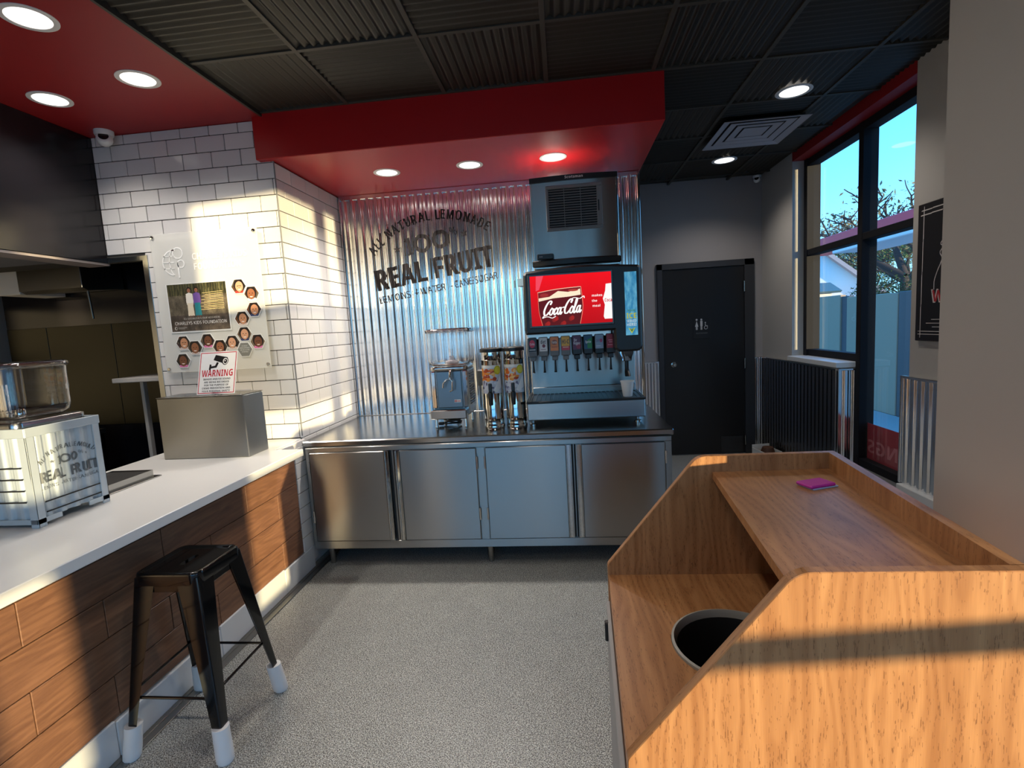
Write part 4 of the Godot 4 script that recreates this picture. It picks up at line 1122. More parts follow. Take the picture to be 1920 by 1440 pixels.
	for k in 15: put("slat", mb().box(B.call(0.102, 2.21 + 0.0165 * k, -3.581), V(0.322, 0.0045, 0.012), 0.001), M.grey_plastic, gr)
	for x in [0.045, 0.155]: put("slat_rib", mb().mm(B.call(x - 0.002, 2.2, -3.577), B.call(x + 0.002, 2.452, -3.573)), M.grey_plastic, gr)
	put("latch", mb().mm(B.call(0.268, 2.29, -3.573), B.call(0.278, 2.36, -3.569), 0.001), M.black_plastic, gr)
	var cb := thing("control_box", "little black sensor box at the lower left of the ice maker", "sensor", V(-0.10, 1.992, -3.572))
	put("case", mb().mm(V(-0.055, 0, -0.012), V(0.055, 0.036, 0.02), 0.004), M.black_plastic, cb)
	for x in [-0.034, -0.022]: put("eye", mb().lathe(PackedVector2Array([Vector2(0.0035, 0), Vector2(0.003, 0.001), Vector2(0, 0.0012)]), Transform3D(Basis(Vector3.RIGHT, PI / 2), V(x, 0.018, 0.02)), 10), M.white_paint, cb)

func red_ink() -> Color: return rgb(196, 24, 40)
func band_up(p: PackedVector2Array) -> PackedVector2Array:
	var o := PackedVector2Array()
	for q in p: o.append(Vector2(q.x, q.y))
	return o
func lever_ring(r: float, y: float, z: float) -> PackedVector3Array:
	var o := PackedVector3Array()
	for k in 8:
		var a := TAU * k / 8.0
		o.append(V(cos(a) * r, y, z + sin(a) * r * 0.6))
	return o

# ---------------------------------------------------------------- stool
func stool() -> void:
	var o := thing("bar_stool", "black gloss metal bar stool with white socked feet by the counter", "stool", V(-1.52, 0, -1.815))
	var black := mat(rgb(14, 14, 15), 0.08)
	var ys := 0.70; var h := 0.135; var fx := 0.205
	var c0 := V(-0.025, 0, -0.02)
	# seat: rounded square pan with a raised rim and a hand slot
	var rings := []
	for e in [[0.004, -0.055], [0.0, -0.05], [0.0, -0.012], [0.003, -0.003], [0.010, 0.0], [0.018, -0.002], [0.024, -0.007], [0.03, -0.008]]:
		var ring := PackedVector3Array()
		for p in rounded_rect(h * 2 - 2 * e[0], h * 2 - 2 * e[0], 0.035 - e[0] * 0.6): ring.append(c0 + V(p.x, ys + e[1], -p.y))
		rings.append(ring)
	var st := mb().loft(rings, false)
	var inner: PackedVector3Array = rings[-1]
	var slot := PackedVector2Array()
	var outer := PackedVector2Array()
	for p in inner: outer.append(Vector2(p.x - c0.x, p.z - c0.z))
	for k in 24:
		var a := TAU * k / 24.0
		slot.append(Vector2(cos(a) * 0.012 + (0.0), sin(a) * 0.012 + (0.034 if sin(a) > 0 else -0.034)))
	# fan from the slot to the rim
	var N := outer.size()
	for i in N:
		var a := outer[i]; var b := outer[(i + 1) % N]
		var ia := nearest_on(slot, a); var ib := nearest_on(slot, b)
		var yy := ys - 0.008
		var P := func(q: Vector2) -> Vector3: return c0 + V(q.x, yy, q.y)
		st.out([P.call(a), P.call(b), P.call(slot[ib])], P.call(Vector2.ZERO) - V(0, 1, 0))
		var k := ia
		var guard := 0
		while k != ib and guard < 24:
			var nx := (k + 1) % 24
			var pv := (k + 23) % 24
			var step := nx if ((ib - ia + 24) % 24) <= 12 else pv
			st.out([P.call(a), P.call(slot[k]), P.call(slot[step])], P.call(Vector2.ZERO) - V(0, 1, 0))
			k = step; guard += 1
	put("seat", st, black, o)
	# folded metal legs, wide at the seat and narrow at the foot
	for sx in [-1.0, 1.0]:
		for sz in [-1.0, 1.0]:
			var foot := V(sx * fx, 0.0, sz * fx)
			var topc := c0 + V(sx * (h - 0.004), ys - 0.02, sz * (h - 0.004))
			var r2 := []
			for t in [0.03, 0.12, 0.3, 0.5, 0.7, 0.85, 0.95, 1.0]:
				var p := foot.lerp(topc, t)
				var w := lerpf(0.029, 0.088, pow(t, 1.1))
				var th := lerpf(0.012, 0.012, t)
				var A := p + V(-sx * w, 0, 0); var Bq := p + V(0, 0, -sz * w)
				var rg := PackedVector3Array([A, p + V(-sx * 0.008, 0, 0.0), p + V(-sx * 0.002, 0, -sz * 0.002), p + V(0, 0, -sz * 0.008), Bq, Bq + V(-sx * th * 0.4, 0, sz * 0.004), p + V(-sx * th, 0, -sz * th), A + V(sx * 0.004, 0, -sz * th * 0.4)])
				if sx * sz < 0: rg.reverse()
				r2.append(rg)
			var ok := mb()._ccw(r2)
			if not ok:
				var fl := []
				for g in r2:
					var gg: PackedVector3Array = g
					gg.reverse(); fl.append(gg)
				r2 = fl
			var leg := put("leg", mb().loft(r2), black, o)
			# white sock on the foot
			var sock := []
			for e in [[0.0, 0.026], [0.008, 0.031], [0.03, 0.032], [0.09, 0.031], [0.128, 0.0305]]:
				var p2 := foot.lerp(topc, e[0] / ys) + V(-sx * 0.014, 0, -sz * 0.014)
				p2.y = e[0]
				var rg := PackedVector3Array()
				for k in 14:
					var a := TAU * k / 14.0
					rg.append(p2 + V(cos(a) * e[1], 0, -sin(a) * e[1]))
				sock.append(rg)
			part(put("sock", mb().loft(sock), mat(rgb(222, 222, 220), 0.65), leg), "white foot sock")
	# apron between the legs
	for s in [[1, 0], [-1, 0], [0, 1], [0, -1]]:
		var d := V(s[0], 0, s[1]); var e := V(s[1], 0, s[0])
		var p := c0 + d * (h - 0.005)
		put("apron", mb().mm(p - e * (h - 0.05) - V(0.004, 0, 0.004) + V(0, ys - 0.075, 0), p + e * (h - 0.05) + V(0.004, 0, 0.004) + V(0, ys - 0.04, 0), 0.002), black, o)
		# low brace
		var t := 0.36 if s[0] != 0 else 0.33
		var q := lerpf(fx, h, t) - 0.012
		var y := ys * t
		put("brace", mb().tube(PackedVector3Array([c0 * t + d * q - e * q + V(0, y, 0), c0 * t + d * q + e * q + V(0, y, 0)]), 0.0055, 8), black, o)
func nearest_on(p: PackedVector2Array, q: Vector2) -> int:
	var best := 0; var bd := 1e9
	for i in p.size():
		var d := p[i].distance_to(q)
		if d < bd: bd = d; best = i
	return best

# ---------------------------------------------------------------- lemonade crate and its bowl
func crate() -> void:
	var galv := mat(rgb(180, 190, 196), 0.5, 0.15)
	var o := thing("lemonade_crate", "pale corrugated metal lemonade crate with black lettering on the counter", "crate", V(-2.24, 0.885, -1.862))
	var hx := 0.20; var hz := 0.157; var H := 0.39
	for sx in [-1, 1]:
		for sz in [-1, 1]:
			put("post", mb().mm(V(sx * hx - sx * 0.034, 0, sz * hz), V(sx * hx, H, sz * hz - sz * 0.006), 0.002).mm(V(sx * hx, 0, sz * hz - sz * 0.034), V(sx * hx - sx * 0.006, H, sz * hz), 0.002), galv, o)
	put("top_rail", mb().mm(V(-hx - 0.002, H - 0.036, hz - 0.006), V(hx + 0.002, H, hz + 0.003), 0.002).mm(V(-hx - 0.002, H - 0.036, -hz - 0.003), V(hx + 0.002, H, -hz + 0.006), 0.002).mm(V(hx - 0.006, H - 0.036, -hz), V(hx + 0.003, H, hz), 0.002).mm(V(-hx - 0.003, H - 0.036, -hz), V(-hx + 0.006, H, hz), 0.002), galv, o)
	var pt := 0.058
	var fx := Transform3D(Basis(Vector3.UP, PI / 2), V(hx - 0.011, 0, 0))
	var sidep := put("corrugated_side", sheet(-hz + 0.03, hz - 0.03, 0.03, H - 0.034, fx, pt, 0.006), galv, o)
	var front := put("corrugated_side", sheet(-hx + 0.03, hx - 0.03, 0.03, H - 0.034, T(V(0, 0, hz - 0.011)), pt, 0.006), galv, o)
	put("corrugated_side", sheet(-hx + 0.03, hx - 0.03, 0.03, H - 0.034, Transform3D(Basis(Vector3.UP, PI), V(0, 0, -hz + 0.011)), pt, 0.006), galv, o)
	put("corrugated_side", sheet(-hz + 0.03, hz - 0.03, 0.03, H - 0.034, Transform3D(Basis(Vector3.UP, -PI / 2), V(-hx + 0.011, 0, 0)), pt, 0.006), galv, o)
	var foot := mb()
	for s in [-1, 1]:
		foot.mm(V(hx - 0.006, 0.014, s * 0.06), V(hx, 0.034, s * hz), 0.001); foot.mm(V(-hx, 0.014, s * hz - s * 0.006), V(hx, 0.034, s * hz), 0.001)
	put("foot_rail", foot, galv, o)
	for y in [0.05, 0.09]: put("slot", mb().mm(V(hx - 0.004, y, -hz + 0.035), V(hx - 0.001, y + 0.005, hz - 0.04)), M.black_matte, sidep)
	for y in [0.10, 0.145, 0.19, 0.235]: put("slot", mb().mm(V(-hx + 0.034, y, hz - 0.004), V(hx - 0.04, y + 0.005, hz - 0.001)), M.black_matte, front)
	var ink := mat(rgb(92, 98, 102), 0.5)
	for e in emblem():
		var t: PackedVector2Array = Transform2D(0, Vector2(-0.118, 0.165)) * (Transform2D(Vector2(0.25, 0), Vector2(0, 0.25), Vector2.ZERO) * (e[1] as PackedVector2Array))
		put(e[0], laid_letters(t, pt / 8.0, func(p: Vector2) -> Vector3: return fx * V(p.x, p.y, 0.006 * (sin(TAU * p.x / pt) + 0.2 * sin(3.0 * TAU * p.x / pt)) + 0.003)), ink, sidep)
	put("shelf", mb().mm(V(-hx + 0.02, H - 0.05, -hz + 0.02), V(hx - 0.02, H - 0.04, hz - 0.02)), galv, o)
	var b := thing("bowl_dispenser", "wide clear drink bowl on a steel base set into the lemonade crate", "drink dispenser", V(-2.26, 1.236, -1.862))
	put("base", tub(0.36, 0.30, 0.03, [[0.02, 0.0], [0.0, 0.012], [0.0, 0.058], [0.015, 0.062], [0.14, 0.062]]), M.steel_plain, b)
	clear_bowl(b, 0.33, 0.265, 0.225, 0.066)
	put("faucet_collar", mb().lathe(PackedVector2Array([Vector2(0.02, 0.06), Vector2(0.018, 0.09), Vector2(0.012, 0.1), Vector2(0, 0.1)]), T(V(0.06, 0, 0.02)), 16), M.chrome, b)
	put("spray_tube", mb().tube(PackedVector3Array([V(-0.03, 0.066, 0), V(-0.03, 0.2, 0)]), 0.015, 12), M.clear, b)

# ---------------------------------------------------------------- wooden waste station
func round_corner(p: PackedVector2Array, i: int, r: float, k := 6) -> PackedVector2Array:
	var a := p[(i + p.size() - 1) % p.size()]; var b := p[i]; var c := p[(i + 1) % p.size()]
	var u := (a - b).normalized(); var w := (c - b).normalized()
	var ang := acos(clampf(u.dot(w), -1, 1)) / 2.0
	var d := r / tan(ang)
	var cen := b + (u + w).normalized() * (r / sin(ang))
	var s := (b + u * d - cen).angle(); var e := (b + w * d - cen).angle()
	var o := PackedVector2Array()
	for j in k + 1: o.append(cen + Vector2.from_angle(lerp_angle(s, e, float(j) / k)) * r)
	return o
func waste_station() -> void:
	var o := thing("waste_station", "oak laminate waste station with slanted sides and tray shelf on top", "waste station", V(0.42, 0, -1.21))
	var off := T(V(-0.42, 0, 1.21))
	var H := 1.122
	var prof := func(x0: float, x1: float) -> PackedVector2Array:
		var p := PackedVector2Array([Vector2(x0, 0.09), Vector2(x1, 0.09), Vector2(x1, H), Vector2(x0 + 0.285, H), Vector2(x0, 0.775)])
		var q := PackedVector2Array([p[0], p[1], p[2]])
		q.append_array(round_corner(p, 3, 0.055)); q.append_array(round_corner(p, 4, 0.02))
		return q
	var zn := -0.842; var zf := -1.585
	put("side_panel", mb().prism(prof.call(0.078, 0.722), 0.022, T(V(0, 0, zn - 0.022)), 0.0015), M.oak, o, off)
	put("side_panel", mb().prism(prof.call(0.106, 0.795), 0.022, T(V(0, 0, zf - 0.022)), 0.0015), M.oak, o, off)
	# back panel rises to the same height as the sides
	var bk := PackedVector2Array([Vector2(0.700, 0.842 + 0.011), Vector2(0.724, 0.842 + 0.011), Vector2(0.797, 1.607), Vector2(0.773, 1.607)])
	var lay := Basis(V(1, 0, 0), V(0, 0, -1), V(0, 1, 0))
	var q := mb()
	var xb := func(z: float, inn: float) -> float: return lerpf(0.722, 0.795, (z - zn) / (zf - zn)) - inn
	q.quad(V(xb.call(zn, 0.022), 0.09, zn - 0.022), V(xb.call(zf, 0.022), 0.09, zf), V(xb.call(zf, 0.022), H, zf), V(xb.call(zn, 0.022), H, zn - 0.022))
	q.quad(V(xb.call(zn, 0.022), H, zn - 0.022), V(xb.call(zf, 0.022), H, zf), V(xb.call(zf, 0), H, zf), V(xb.call(zn, 0), H, zn - 0.022))
	q.quad(V(xb.call(zf, 0), 0.09, zf), V(xb.call(zn, 0), 0.09, zn - 0.022), V(xb.call(zn, 0), H, zn - 0.022), V(xb.call(zf, 0), H, zf))
	put("back_panel", q, M.oak, o, off)
	# tray shelf on top
	var s := mb()
	var yS := 1.072
	var xl := func(z: float) -> float: return lerpf(0.372, 0.435, (z - zn) / (zf - zn))
	var A := [V(xl.call(zn), 0, zn - 0.022), V(xb.call(zn, 0.022), 0, zn - 0.022), V(xb.call(zf, 0.022), 0, zf), V(xl.call(zf), 0, zf)]
	var up := V(0, yS, 0); var dn := V(0, yS - 0.022, 0)
	s.quad(A[0] + up, A[1] + up, A[2] + up, A[3] + up); s.quad(A[3] + dn, A[2] + dn, A[1] + dn, A[0] + dn)
	s.quad(A[3] + up - V(0.0, 0.002, 0), A[3] + dn, A[0] + dn, A[0] + up - V(0.0, 0.002, 0))
	s.quad(A[3] + up, A[3] + up - V(0, 0.002, 0), A[0] + up - V(0, 0.002, 0), A[0] + up)
	put("tray_shelf", s, M.oak, o, off)
	# lower deck with a round opening over the bin
	var yD := 0.742
	var cen := Vector2(0.385, 1.225); var R := 0.152
	var dk := mb()
	var rim := PackedVector2Array([Vector2(0.08, 0.864), Vector2(0.70, 0.864), Vector2(0.77, 1.585), Vector2(0.108, 1.585)])
	var nseg := 48
	var border := PackedVector2Array()
	for k in nseg:
		var d := Vector2.from_angle(TAU * k / nseg)
		var hit := cen + d
		for i in 4:
			var r = Geometry2D.segment_intersects_segment(cen, cen + d * 3.0, rim[i], rim[(i + 1) % 4])
			if r != null: hit = r
		border.append(hit)
	for k in nseg:
		var j := (k + 1) % nseg
		var a := cen + Vector2.from_angle(TAU * k / nseg) * R; var b := cen + Vector2.from_angle(TAU * j / nseg) * R
		var P := func(p: Vector2, y: float) -> Vector3: return V(p.x, y, -p.y)
		dk.quad(P.call(a, yD), P.call(border[k], yD), P.call(border[j], yD), P.call(b, yD))
		dk.quad(P.call(a, yD), P.call(b, yD), P.call(b, yD - 0.022), P.call(a, yD - 0.022))
	for i in 4:
		var c := rim[i]
		var best := 0; var bd := 1e9
		for k in nseg:
			var dd := (c - cen).angle_to(Vector2.from_angle(TAU * (k + 0.5) / nseg))
			if absf(dd) < bd: bd = absf(dd); best = k
		dk.tri(V(border[best].x, yD, -border[best].y), V(c.x, yD, -c.y), V(border[(best + 1) % nseg].x, yD, -border[(best + 1) % nseg].y))
	put("deck", dk, M.oak, o, off)
	var sl := PackedVector2Array([Vector2(0.080, 0.864), Vector2(0.108, 1.585), Vector2(0.124, 1.585), Vector2(0.096, 0.864)])
	put("front_panel", mb().prism(sl, 0.63, Transform3D(lay, V(0.002, 0.09, 0))), M.oak, o, off)
	var sd := PackedVector2Array([Vector2(0.069, 0.872), Vector2(0.096, 1.575), Vector2(0.108, 1.575), Vector2(0.081, 0.872)])
	var dr := put("door", mb().prism(sd, 0.56, Transform3D(lay, V(0.0, 0.10, 0)), 0.002), mat(rgb(150, 150, 150), 0.5), o, off)
	put("latch", mb().mm(V(0.082, 0.60, -1.47), V(0.095, 0.66, -1.45), 0.003), M.black_plastic, dr)
	put("plinth", mb().mm(V(0.12, 0, zf - 0.01), V(0.70, 0.09, zn - 0.03)), M.black_matte, o, off)
	var bin := thing("waste_bin", "round grey bin seen through the hole in the wooden waste station", "bin", V(0.385, 0.1, -1.225))
	put("bin_wall", mb().lathe(PackedVector2Array([Vector2(0, 0), Vector2(0.12, 0), Vector2(0.146, 0.636), Vector2(0.151, 0.64), Vector2(0.151, 0.648), Vector2(0.145, 0.65), Vector2(0.141, 0.64), Vector2(0.116, 0.01), Vector2(0, 0.008)]), Transform3D(), 48), mat(rgb(150, 148, 140), 0.5), bin)
	put("bin_liner", mb().lathe(PackedVector2Array([Vector2(0.1375, 0.632), Vector2(0.136, 0.62), Vector2(0.112, 0.02), Vector2(0, 0.016)]), Transform3D(), 40), M.black_matte, bin)
	var ph := thing("small_case", "small magenta case with pale blue edge on the tray shelf", "case", V(0.668, yS, -1.43), 0.35)
	put("cover", mb().mm(V(-0.045, 0.003, -0.028), V(0.035, 0.012, 0.028), 0.003), mat(rgb(186, 40, 150), 0.6), ph)
	put("card", mb().mm(V(-0.04, 0.0, -0.026), V(0.042, 0.004, 0.028), 0.001), mat(rgb(176, 196, 226), 0.5), ph)

# ---------------------------------------------------------------- door, wainscots, poster, window wall
func far_corner() -> void:
	var d := thing("door_1", "black restroom door in a dark steel frame", "door", V(1.53, 0, FZ), 0, "", "structure")
	var D := T(V(-1.53, 0, -FZ))
	var dark := mat(rgb(46, 47, 51), 0.45)
	put("frame", mb().mm(V(1.04, 0, FZ), V(1.097, 2.13, FZ + 0.035), 0.003).mm(V(1.957, 0, FZ), V(2.058, 2.13, FZ + 0.035), 0.003).mm(V(1.04, 2.065, FZ), V(2.058, 2.13, FZ + 0.035), 0.003), dark, d, D)
	var lf := put("leaf", mb().mm(V(1.099, 0.01, FZ + 0.001), V(1.955, 2.063, FZ + 0.02), 0.002), mat(rgb(24, 22, 22), 0.3), d, D)
	for y in [0.16, 1.01, 1.84]: put("hinge", mb().tube(PackedVector3Array([V(1.953, y - 0.055, FZ + 0.04), V(1.953, y + 0.055, FZ + 0.04)]), 0.009, 10), M.steel_plain, lf)
	put("knob", mb().lathe(PackedVector2Array([Vector2(0, 0), Vector2(0.03, 0), Vector2(0.03, 0.006), Vector2(0.012, 0.01), Vector2(0.012, 0.035), Vector2(0.024, 0.045), Vector2(0.026, 0.06), Vector2(0.016, 0.072), Vector2(0, 0.073)]), Transform3D(Basis(Vector3.RIGHT, PI / 2), V(1.20, 1.03, FZ + 0.02)), 20), M.steel_plain, lf)
	put("kick_plate", mb().mm(V(1.70, 0.02, FZ + 0.02), V(1.93, 0.2, FZ + 0.022)), mat(rgb(44, 43, 43), 0.35), lf)
	var sg := thing("restroom_sign", "small black restroom sign with white figures on the door", "sign", V(1.505, 1.30, FZ + 0.021))
	put("plate", mb().mm(V(-0.09, 0, 0), V(0.09, 0.23, 0.003), 0.001), mat(rgb(20, 19, 20), 0.35), sg)
	var fg := PackedVector2Array()
	for x in [-0.052, -0.002]:
		fg.append_array(ring2(Vector2(x, 0.21), 0.0, 0.010))
		if x < -0.03: fg.append_array([Vector2(x, 0.198), Vector2(x - 0.018, 0.135), Vector2(x + 0.018, 0.135)])
		else: fg.append_array(rect2(Vector2(x - 0.012, 0.14), Vector2(x + 0.012, 0.197)))
		fg.append_array(rect2(Vector2(x - 0.009, 0.10), Vector2(x - 0.001, 0.14))); fg.append_array(rect2(Vector2(x + 0.001, 0.10), Vector2(x + 0.009, 0.14)))
	fg.append_array(ring2(Vector2(0.045, 0.122), 0.014, 0.02)); fg.append_array(rect2(Vector2(0.036, 0.135), Vector2(0.044, 0.165))); fg.append_array(ring2(Vector2(0.04, 0.175), 0.0, 0.007)); fg.append_array(rect2(Vector2(0.04, 0.138), Vector2(0.062, 0.145))); fg.append_array(rect2(Vector2(0.058, 0.11), Vector2(0.065, 0.143)))
	put("figures", flat_letters(fg, T(V(0, 0, 0.0036))), mat(rgb(190, 190, 190), 0.5), sg)
	put("lettering", flat_letters(Transform2D(0, Vector2(0, 0.055)) * fit("RESTROOM", 0.12, 0.014), T(V(0, 0, 0.0036))), mat(rgb(90, 90, 90), 0.5), sg)
	# wainscots
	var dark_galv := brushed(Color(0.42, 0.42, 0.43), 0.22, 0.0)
	wainscot("metal corrugated wainscot left of the restroom door", 0.64, 1.035, 0.06, 1.06, T(V(0, 0, FZ + 0.012)), M.galv)
	wainscot("narrow metal corrugated wainscot right of the restroom door", 2.06, 2.13, 0.06, 1.06, T(V(0, 0, FZ + 0.012)), M.galv)
	var sidef := Basis(Vector3.UP, -PI / 2)      # local x -> +z, facing -x
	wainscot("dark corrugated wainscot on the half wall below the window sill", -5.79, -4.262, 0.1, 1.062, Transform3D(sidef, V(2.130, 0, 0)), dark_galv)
	wainscot("bright corrugated end of the half wall under the sill", 2.135, 2.30, 0.1, 1.062, T(V(0, 0, -4.238)), M.galv)
	wainscot("corrugated wainscot below the chicken poster", -3.475, -1.47, 0.40, 1.085, Transform3D(sidef, V(2.136, 0, 0)), M.galv)
	camera_dome(V(2.07, YC, FZ + 0.09), -0.5, "small white security camera in the corner above the restroom door", 0.75)
	# chicken poster
	var W := 256; var H := 360
	var im := Image.create_empty(W, H, false, Image.FORMAT_RGB8)
	im.fill(rgb(22, 18, 18))
	var wh := rgb(206, 200, 196)
	for e in [[Vector2(10, 14), Vector2(256, 8)], [Vector2(8, 26), Vector2(256, 20)], [Vector2(20, 4), Vector2(16, 356)], [Vector2(8, 338), Vector2(256, 338)], [Vector2(8, 346), Vector2(256, 346)], [Vector2(60, 306), Vector2(190, 306)], [Vector2(40, 316), Vector2(210, 316)], [Vector2(64, 326), Vector2(180, 326)]]:
		d_stroke(im, [e[0], e[1]], 3, 3, wh)
	d_stroke(im, [Vector2(120, 52), Vector2(108, 60), Vector2(112, 72), Vector2(96, 78), Vector2(100, 92), Vector2(86, 110), Vector2(96, 118), Vector2(84, 132), Vector2(92, 150), Vector2(76, 180), Vector2(66, 205), Vector2(66, 226)], 3, 3, wh)
	d_stroke(im, [Vector2(120, 52), Vector2(150, 60), Vector2(160, 90), Vector2(190, 120), Vector2(230, 100), Vector2(240, 150), Vector2(200, 200), Vector2(150, 222)], 3, 3, wh)
	d_text(im, "WINGS", 140, 262, 36, wh, true, 170); d_text(im, "WINGS", 140, 259, 30, rgb(176, 36, 40), true, 160)
	var po := thing("chicken_poster", "black poster with chalk chicken outline and red lettering by the window", "poster", V(2.142, 1.325, -3.085), -PI / 2)
	put("board", mb().mm(V(-0.285, 0, -0.008), V(0.285, 0.80, 0.01), 0.003), mat(rgb(30, 22, 22), 0.4), po)
	put("print", mb().quv(V(-0.275, 0.01, 0.0105), V(0.275, 0.01, 0.0105), V(0.275, 0.79, 0.0105), V(-0.275, 0.79, 0.0105)), printed(im, 0.45), po)
	# carton on the floor
	var cx := thing("paper_carton", "open white paper carton on the floor by the half wall", "carton", V(1.99, 0, -5.3), 0.15)
	put("carton_wall", mb().mm(V(-0.09, 0, -0.12), V(-0.084, 0.17, 0.12)).mm(V(0.084, 0, -0.12), V(0.09, 0.17, 0.12)).mm(V(-0.09, 0, 0.114), V(0.09, 0.15, 0.12)).mm(V(-0.09, 0, -0.12), V(0.09, 0.2, -0.114)).mm(V(-0.09, 0, -0.12), V(0.09, 0.006, 0.12)), mat(rgb(226, 222, 214), 0.7), cx)
	put("contents", mb().lathe(PackedVector2Array([Vector2(0, 0.0), Vector2(0.06, 0.02), Vector2(0.065, 0.15), Vector2(0.05, 0.19), Vector2(0, 0.2)]), T(V(0.01, 0.006, 0)), 20), mat(rgb(84, 52, 34), 0.7), cx)
	# red window film with mirrored lettering
	var fm := thing("window_film", "red advertising film on the lower window pane, letters seen reversed", "sign", V(2.322, 0.365, -3.86))
	put("film", mb().mm(V(-0.001, 0, -0.34), V(0.001, 0.285, 0.40)), mat(rgb(176, 44, 56), 0.5), fm)
	put("lettering", flat_letters(fit("WINGS", 0.62, 0.10), Transform3D(Basis(V(0, 0, -1), V(0, 1, 0), V(1, 0, 0)), V(-0.0018, 0.06, 0.0))), mat(rgb(212, 120, 124), 0.5), fm)

func wainscot(label: String, a: float, b: float, y0: float, y1: float, xf: Transform3D, m: Material) -> void:
	var o := thing("corrugated_wainscot", label, "wainscot", xf * V((a + b) / 2, y0, 0))
	var k := Transform3D(Basis(), -(xf * V((a + b) / 2, y0, 0)))
	put("sheet", sheet(a, b, y0, y1, k * xf, 0.0678, 0.008, 10), m, o)
	var c := mb()
	c.box(V((a + b) / 2, y1 + 0.006, 0.0), V(b - a + 0.02, 0.016, 0.026), 0.003, k * xf)
	put("top_trim", c, M.galv, o)
	put("edge_trim", mb().box(V(a, (y0 + y1) / 2, 0.0), V(0.02, y1 - y0, 0.024), 0.003, k * xf).box(V(b, (y0 + y1) / 2, 0.0), V(0.012, y1 - y0, 0.022), 0.003, k * xf), M.galv, o)

# ---------------------------------------------------------------- ceiling fittings
func downlight(p: Vector3, label: String, e: float, r := 0.092) -> void:
	var o := thing("downlight", label, "downlight", p, 0, "recessed ceiling downlights")
	put("trim_ring", mb().lathe(PackedVector2Array([Vector2(r * 0.84, 0.004), Vector2(r * 0.86, -0.004), Vector2(r * 0.98, -0.006), Vector2(r * 1.1, -0.003), Vector2(r * 1.1, 0.0)]), Transform3D(), 40), M.white_paint, o)
	put("lens", mb().lathe(PackedVector2Array([Vector2(0, -0.003), Vector2(r * 0.5, -0.0028), Vector2(r * 0.85, -0.002)]), Transform3D(), 40), M.lens, o)
	var l := SpotLight3D.new()
	l.name = "downlight_lamp"; l.light_color = rgb(255, 246, 236); l.light_energy = e; l.light_size = r * 0.8
	l.spot_range = 12.0; l.spot_attenuation = 2.0; l.spot_angle = 68.0; l.spot_angle_attenuation = 0.8; l.shadow_enabled = true
	l.rotation.x = -PI / 2; l.position.y = -0.015
	o.add_child(l, true)
func ceiling_things() -> void:
	downlight(V(-2.157, 2.948, -2.09), "lit downlight in the red ceiling nearest the top left corner of the photo", SPOT)
	downlight(V(-2.145, 2.948, -2.635), "lit downlight in the red ceiling second from the dark ceiling edge", SPOT)
	downlight(V(-2.76, 2.948, -2.73), "lit downlight in the red ceiling beside the black bulkhead", SPOT)
	var n := ["left", "middle", "right"]
	for k in 3: downlight(V([-1.193, -0.597, -0.015][k], 2.69, -3.68), "lit downlight under the red soffit, %s of the three" % n[k], SPOT * 2.2, 0.085)
	downlight(V(1.554, YC - 0.002, -3.675), "lit downlight in the dark ceiling near the windows", SPOT, 0.1)
	downlight(V(1.543, YC - 0.002, -5.084), "lit downlight in the dark ceiling near the restroom door", SPOT, 0.1)
	# rows that go on over the part of the room behind the photographer
	for k in 3: downlight(V(1.55, YC, [-1.0, 0.6, 2.2][k]), ["lit downlight above the grey column", "lit downlight behind the photographer by the side window", "lit downlight behind the photographer by the shop front"][k], SPOT, 0.1)
	for k in 3: downlight(V(-0.4, YC, [-1.4, 0.4, 2.2][k]), ["lit downlight above the middle of the floor", "lit downlight straight above the photographer", "lit downlight behind the photographer in mid room"][k], SPOT, 0.1)
	for k in 2: downlight(V(-2.15, 2.948, [0.3, 1.6][k]), ["lit downlight over the near counter", "lit downlight over the counter behind the photographer"][k], SPOT)
	# air diffuser
	var o := thing("air_diffuser", "square white four-way air diffuser in the dark ceiling", "air vent", V(1.54, YC, -4.36))
	var grey := mat(rgb(176, 170, 172), 0.5)
	put("backing", mb().mm(V(-0.27, -0.003, -0.27), V(0.27, 0.0, 0.27)), M.black_matte, o)
	var sizes := [[0.305, 0.25, 0.0], [0.235, 0.18, 0.008], [0.165, 0.11, 0.012], [0.095, 0.0, 0.014]]
	for s in sizes:
		var b := mb()
		var R: float = s[0]; var r: float = s[1]; var y: float = s[2]
		for k in 4:
			var xf := Transform3D(Basis(Vector3.UP, PI / 2 * k), Vector3.ZERO)
			b.quad(xf * V(-R, -0.024 + y, R), xf * V(-r, -0.012 + y * 0.3, r), xf * V(r, -0.012 + y * 0.3, r), xf * V(R, -0.024 + y, R))
			b.quad(xf * V(-R, -0.022 + y, R), xf * V(R, -0.022 + y, R), xf * V(R, -0.026 + y, R), xf * V(-R, -0.026 + y, R))
		put("cone_frame", b, grey, o)

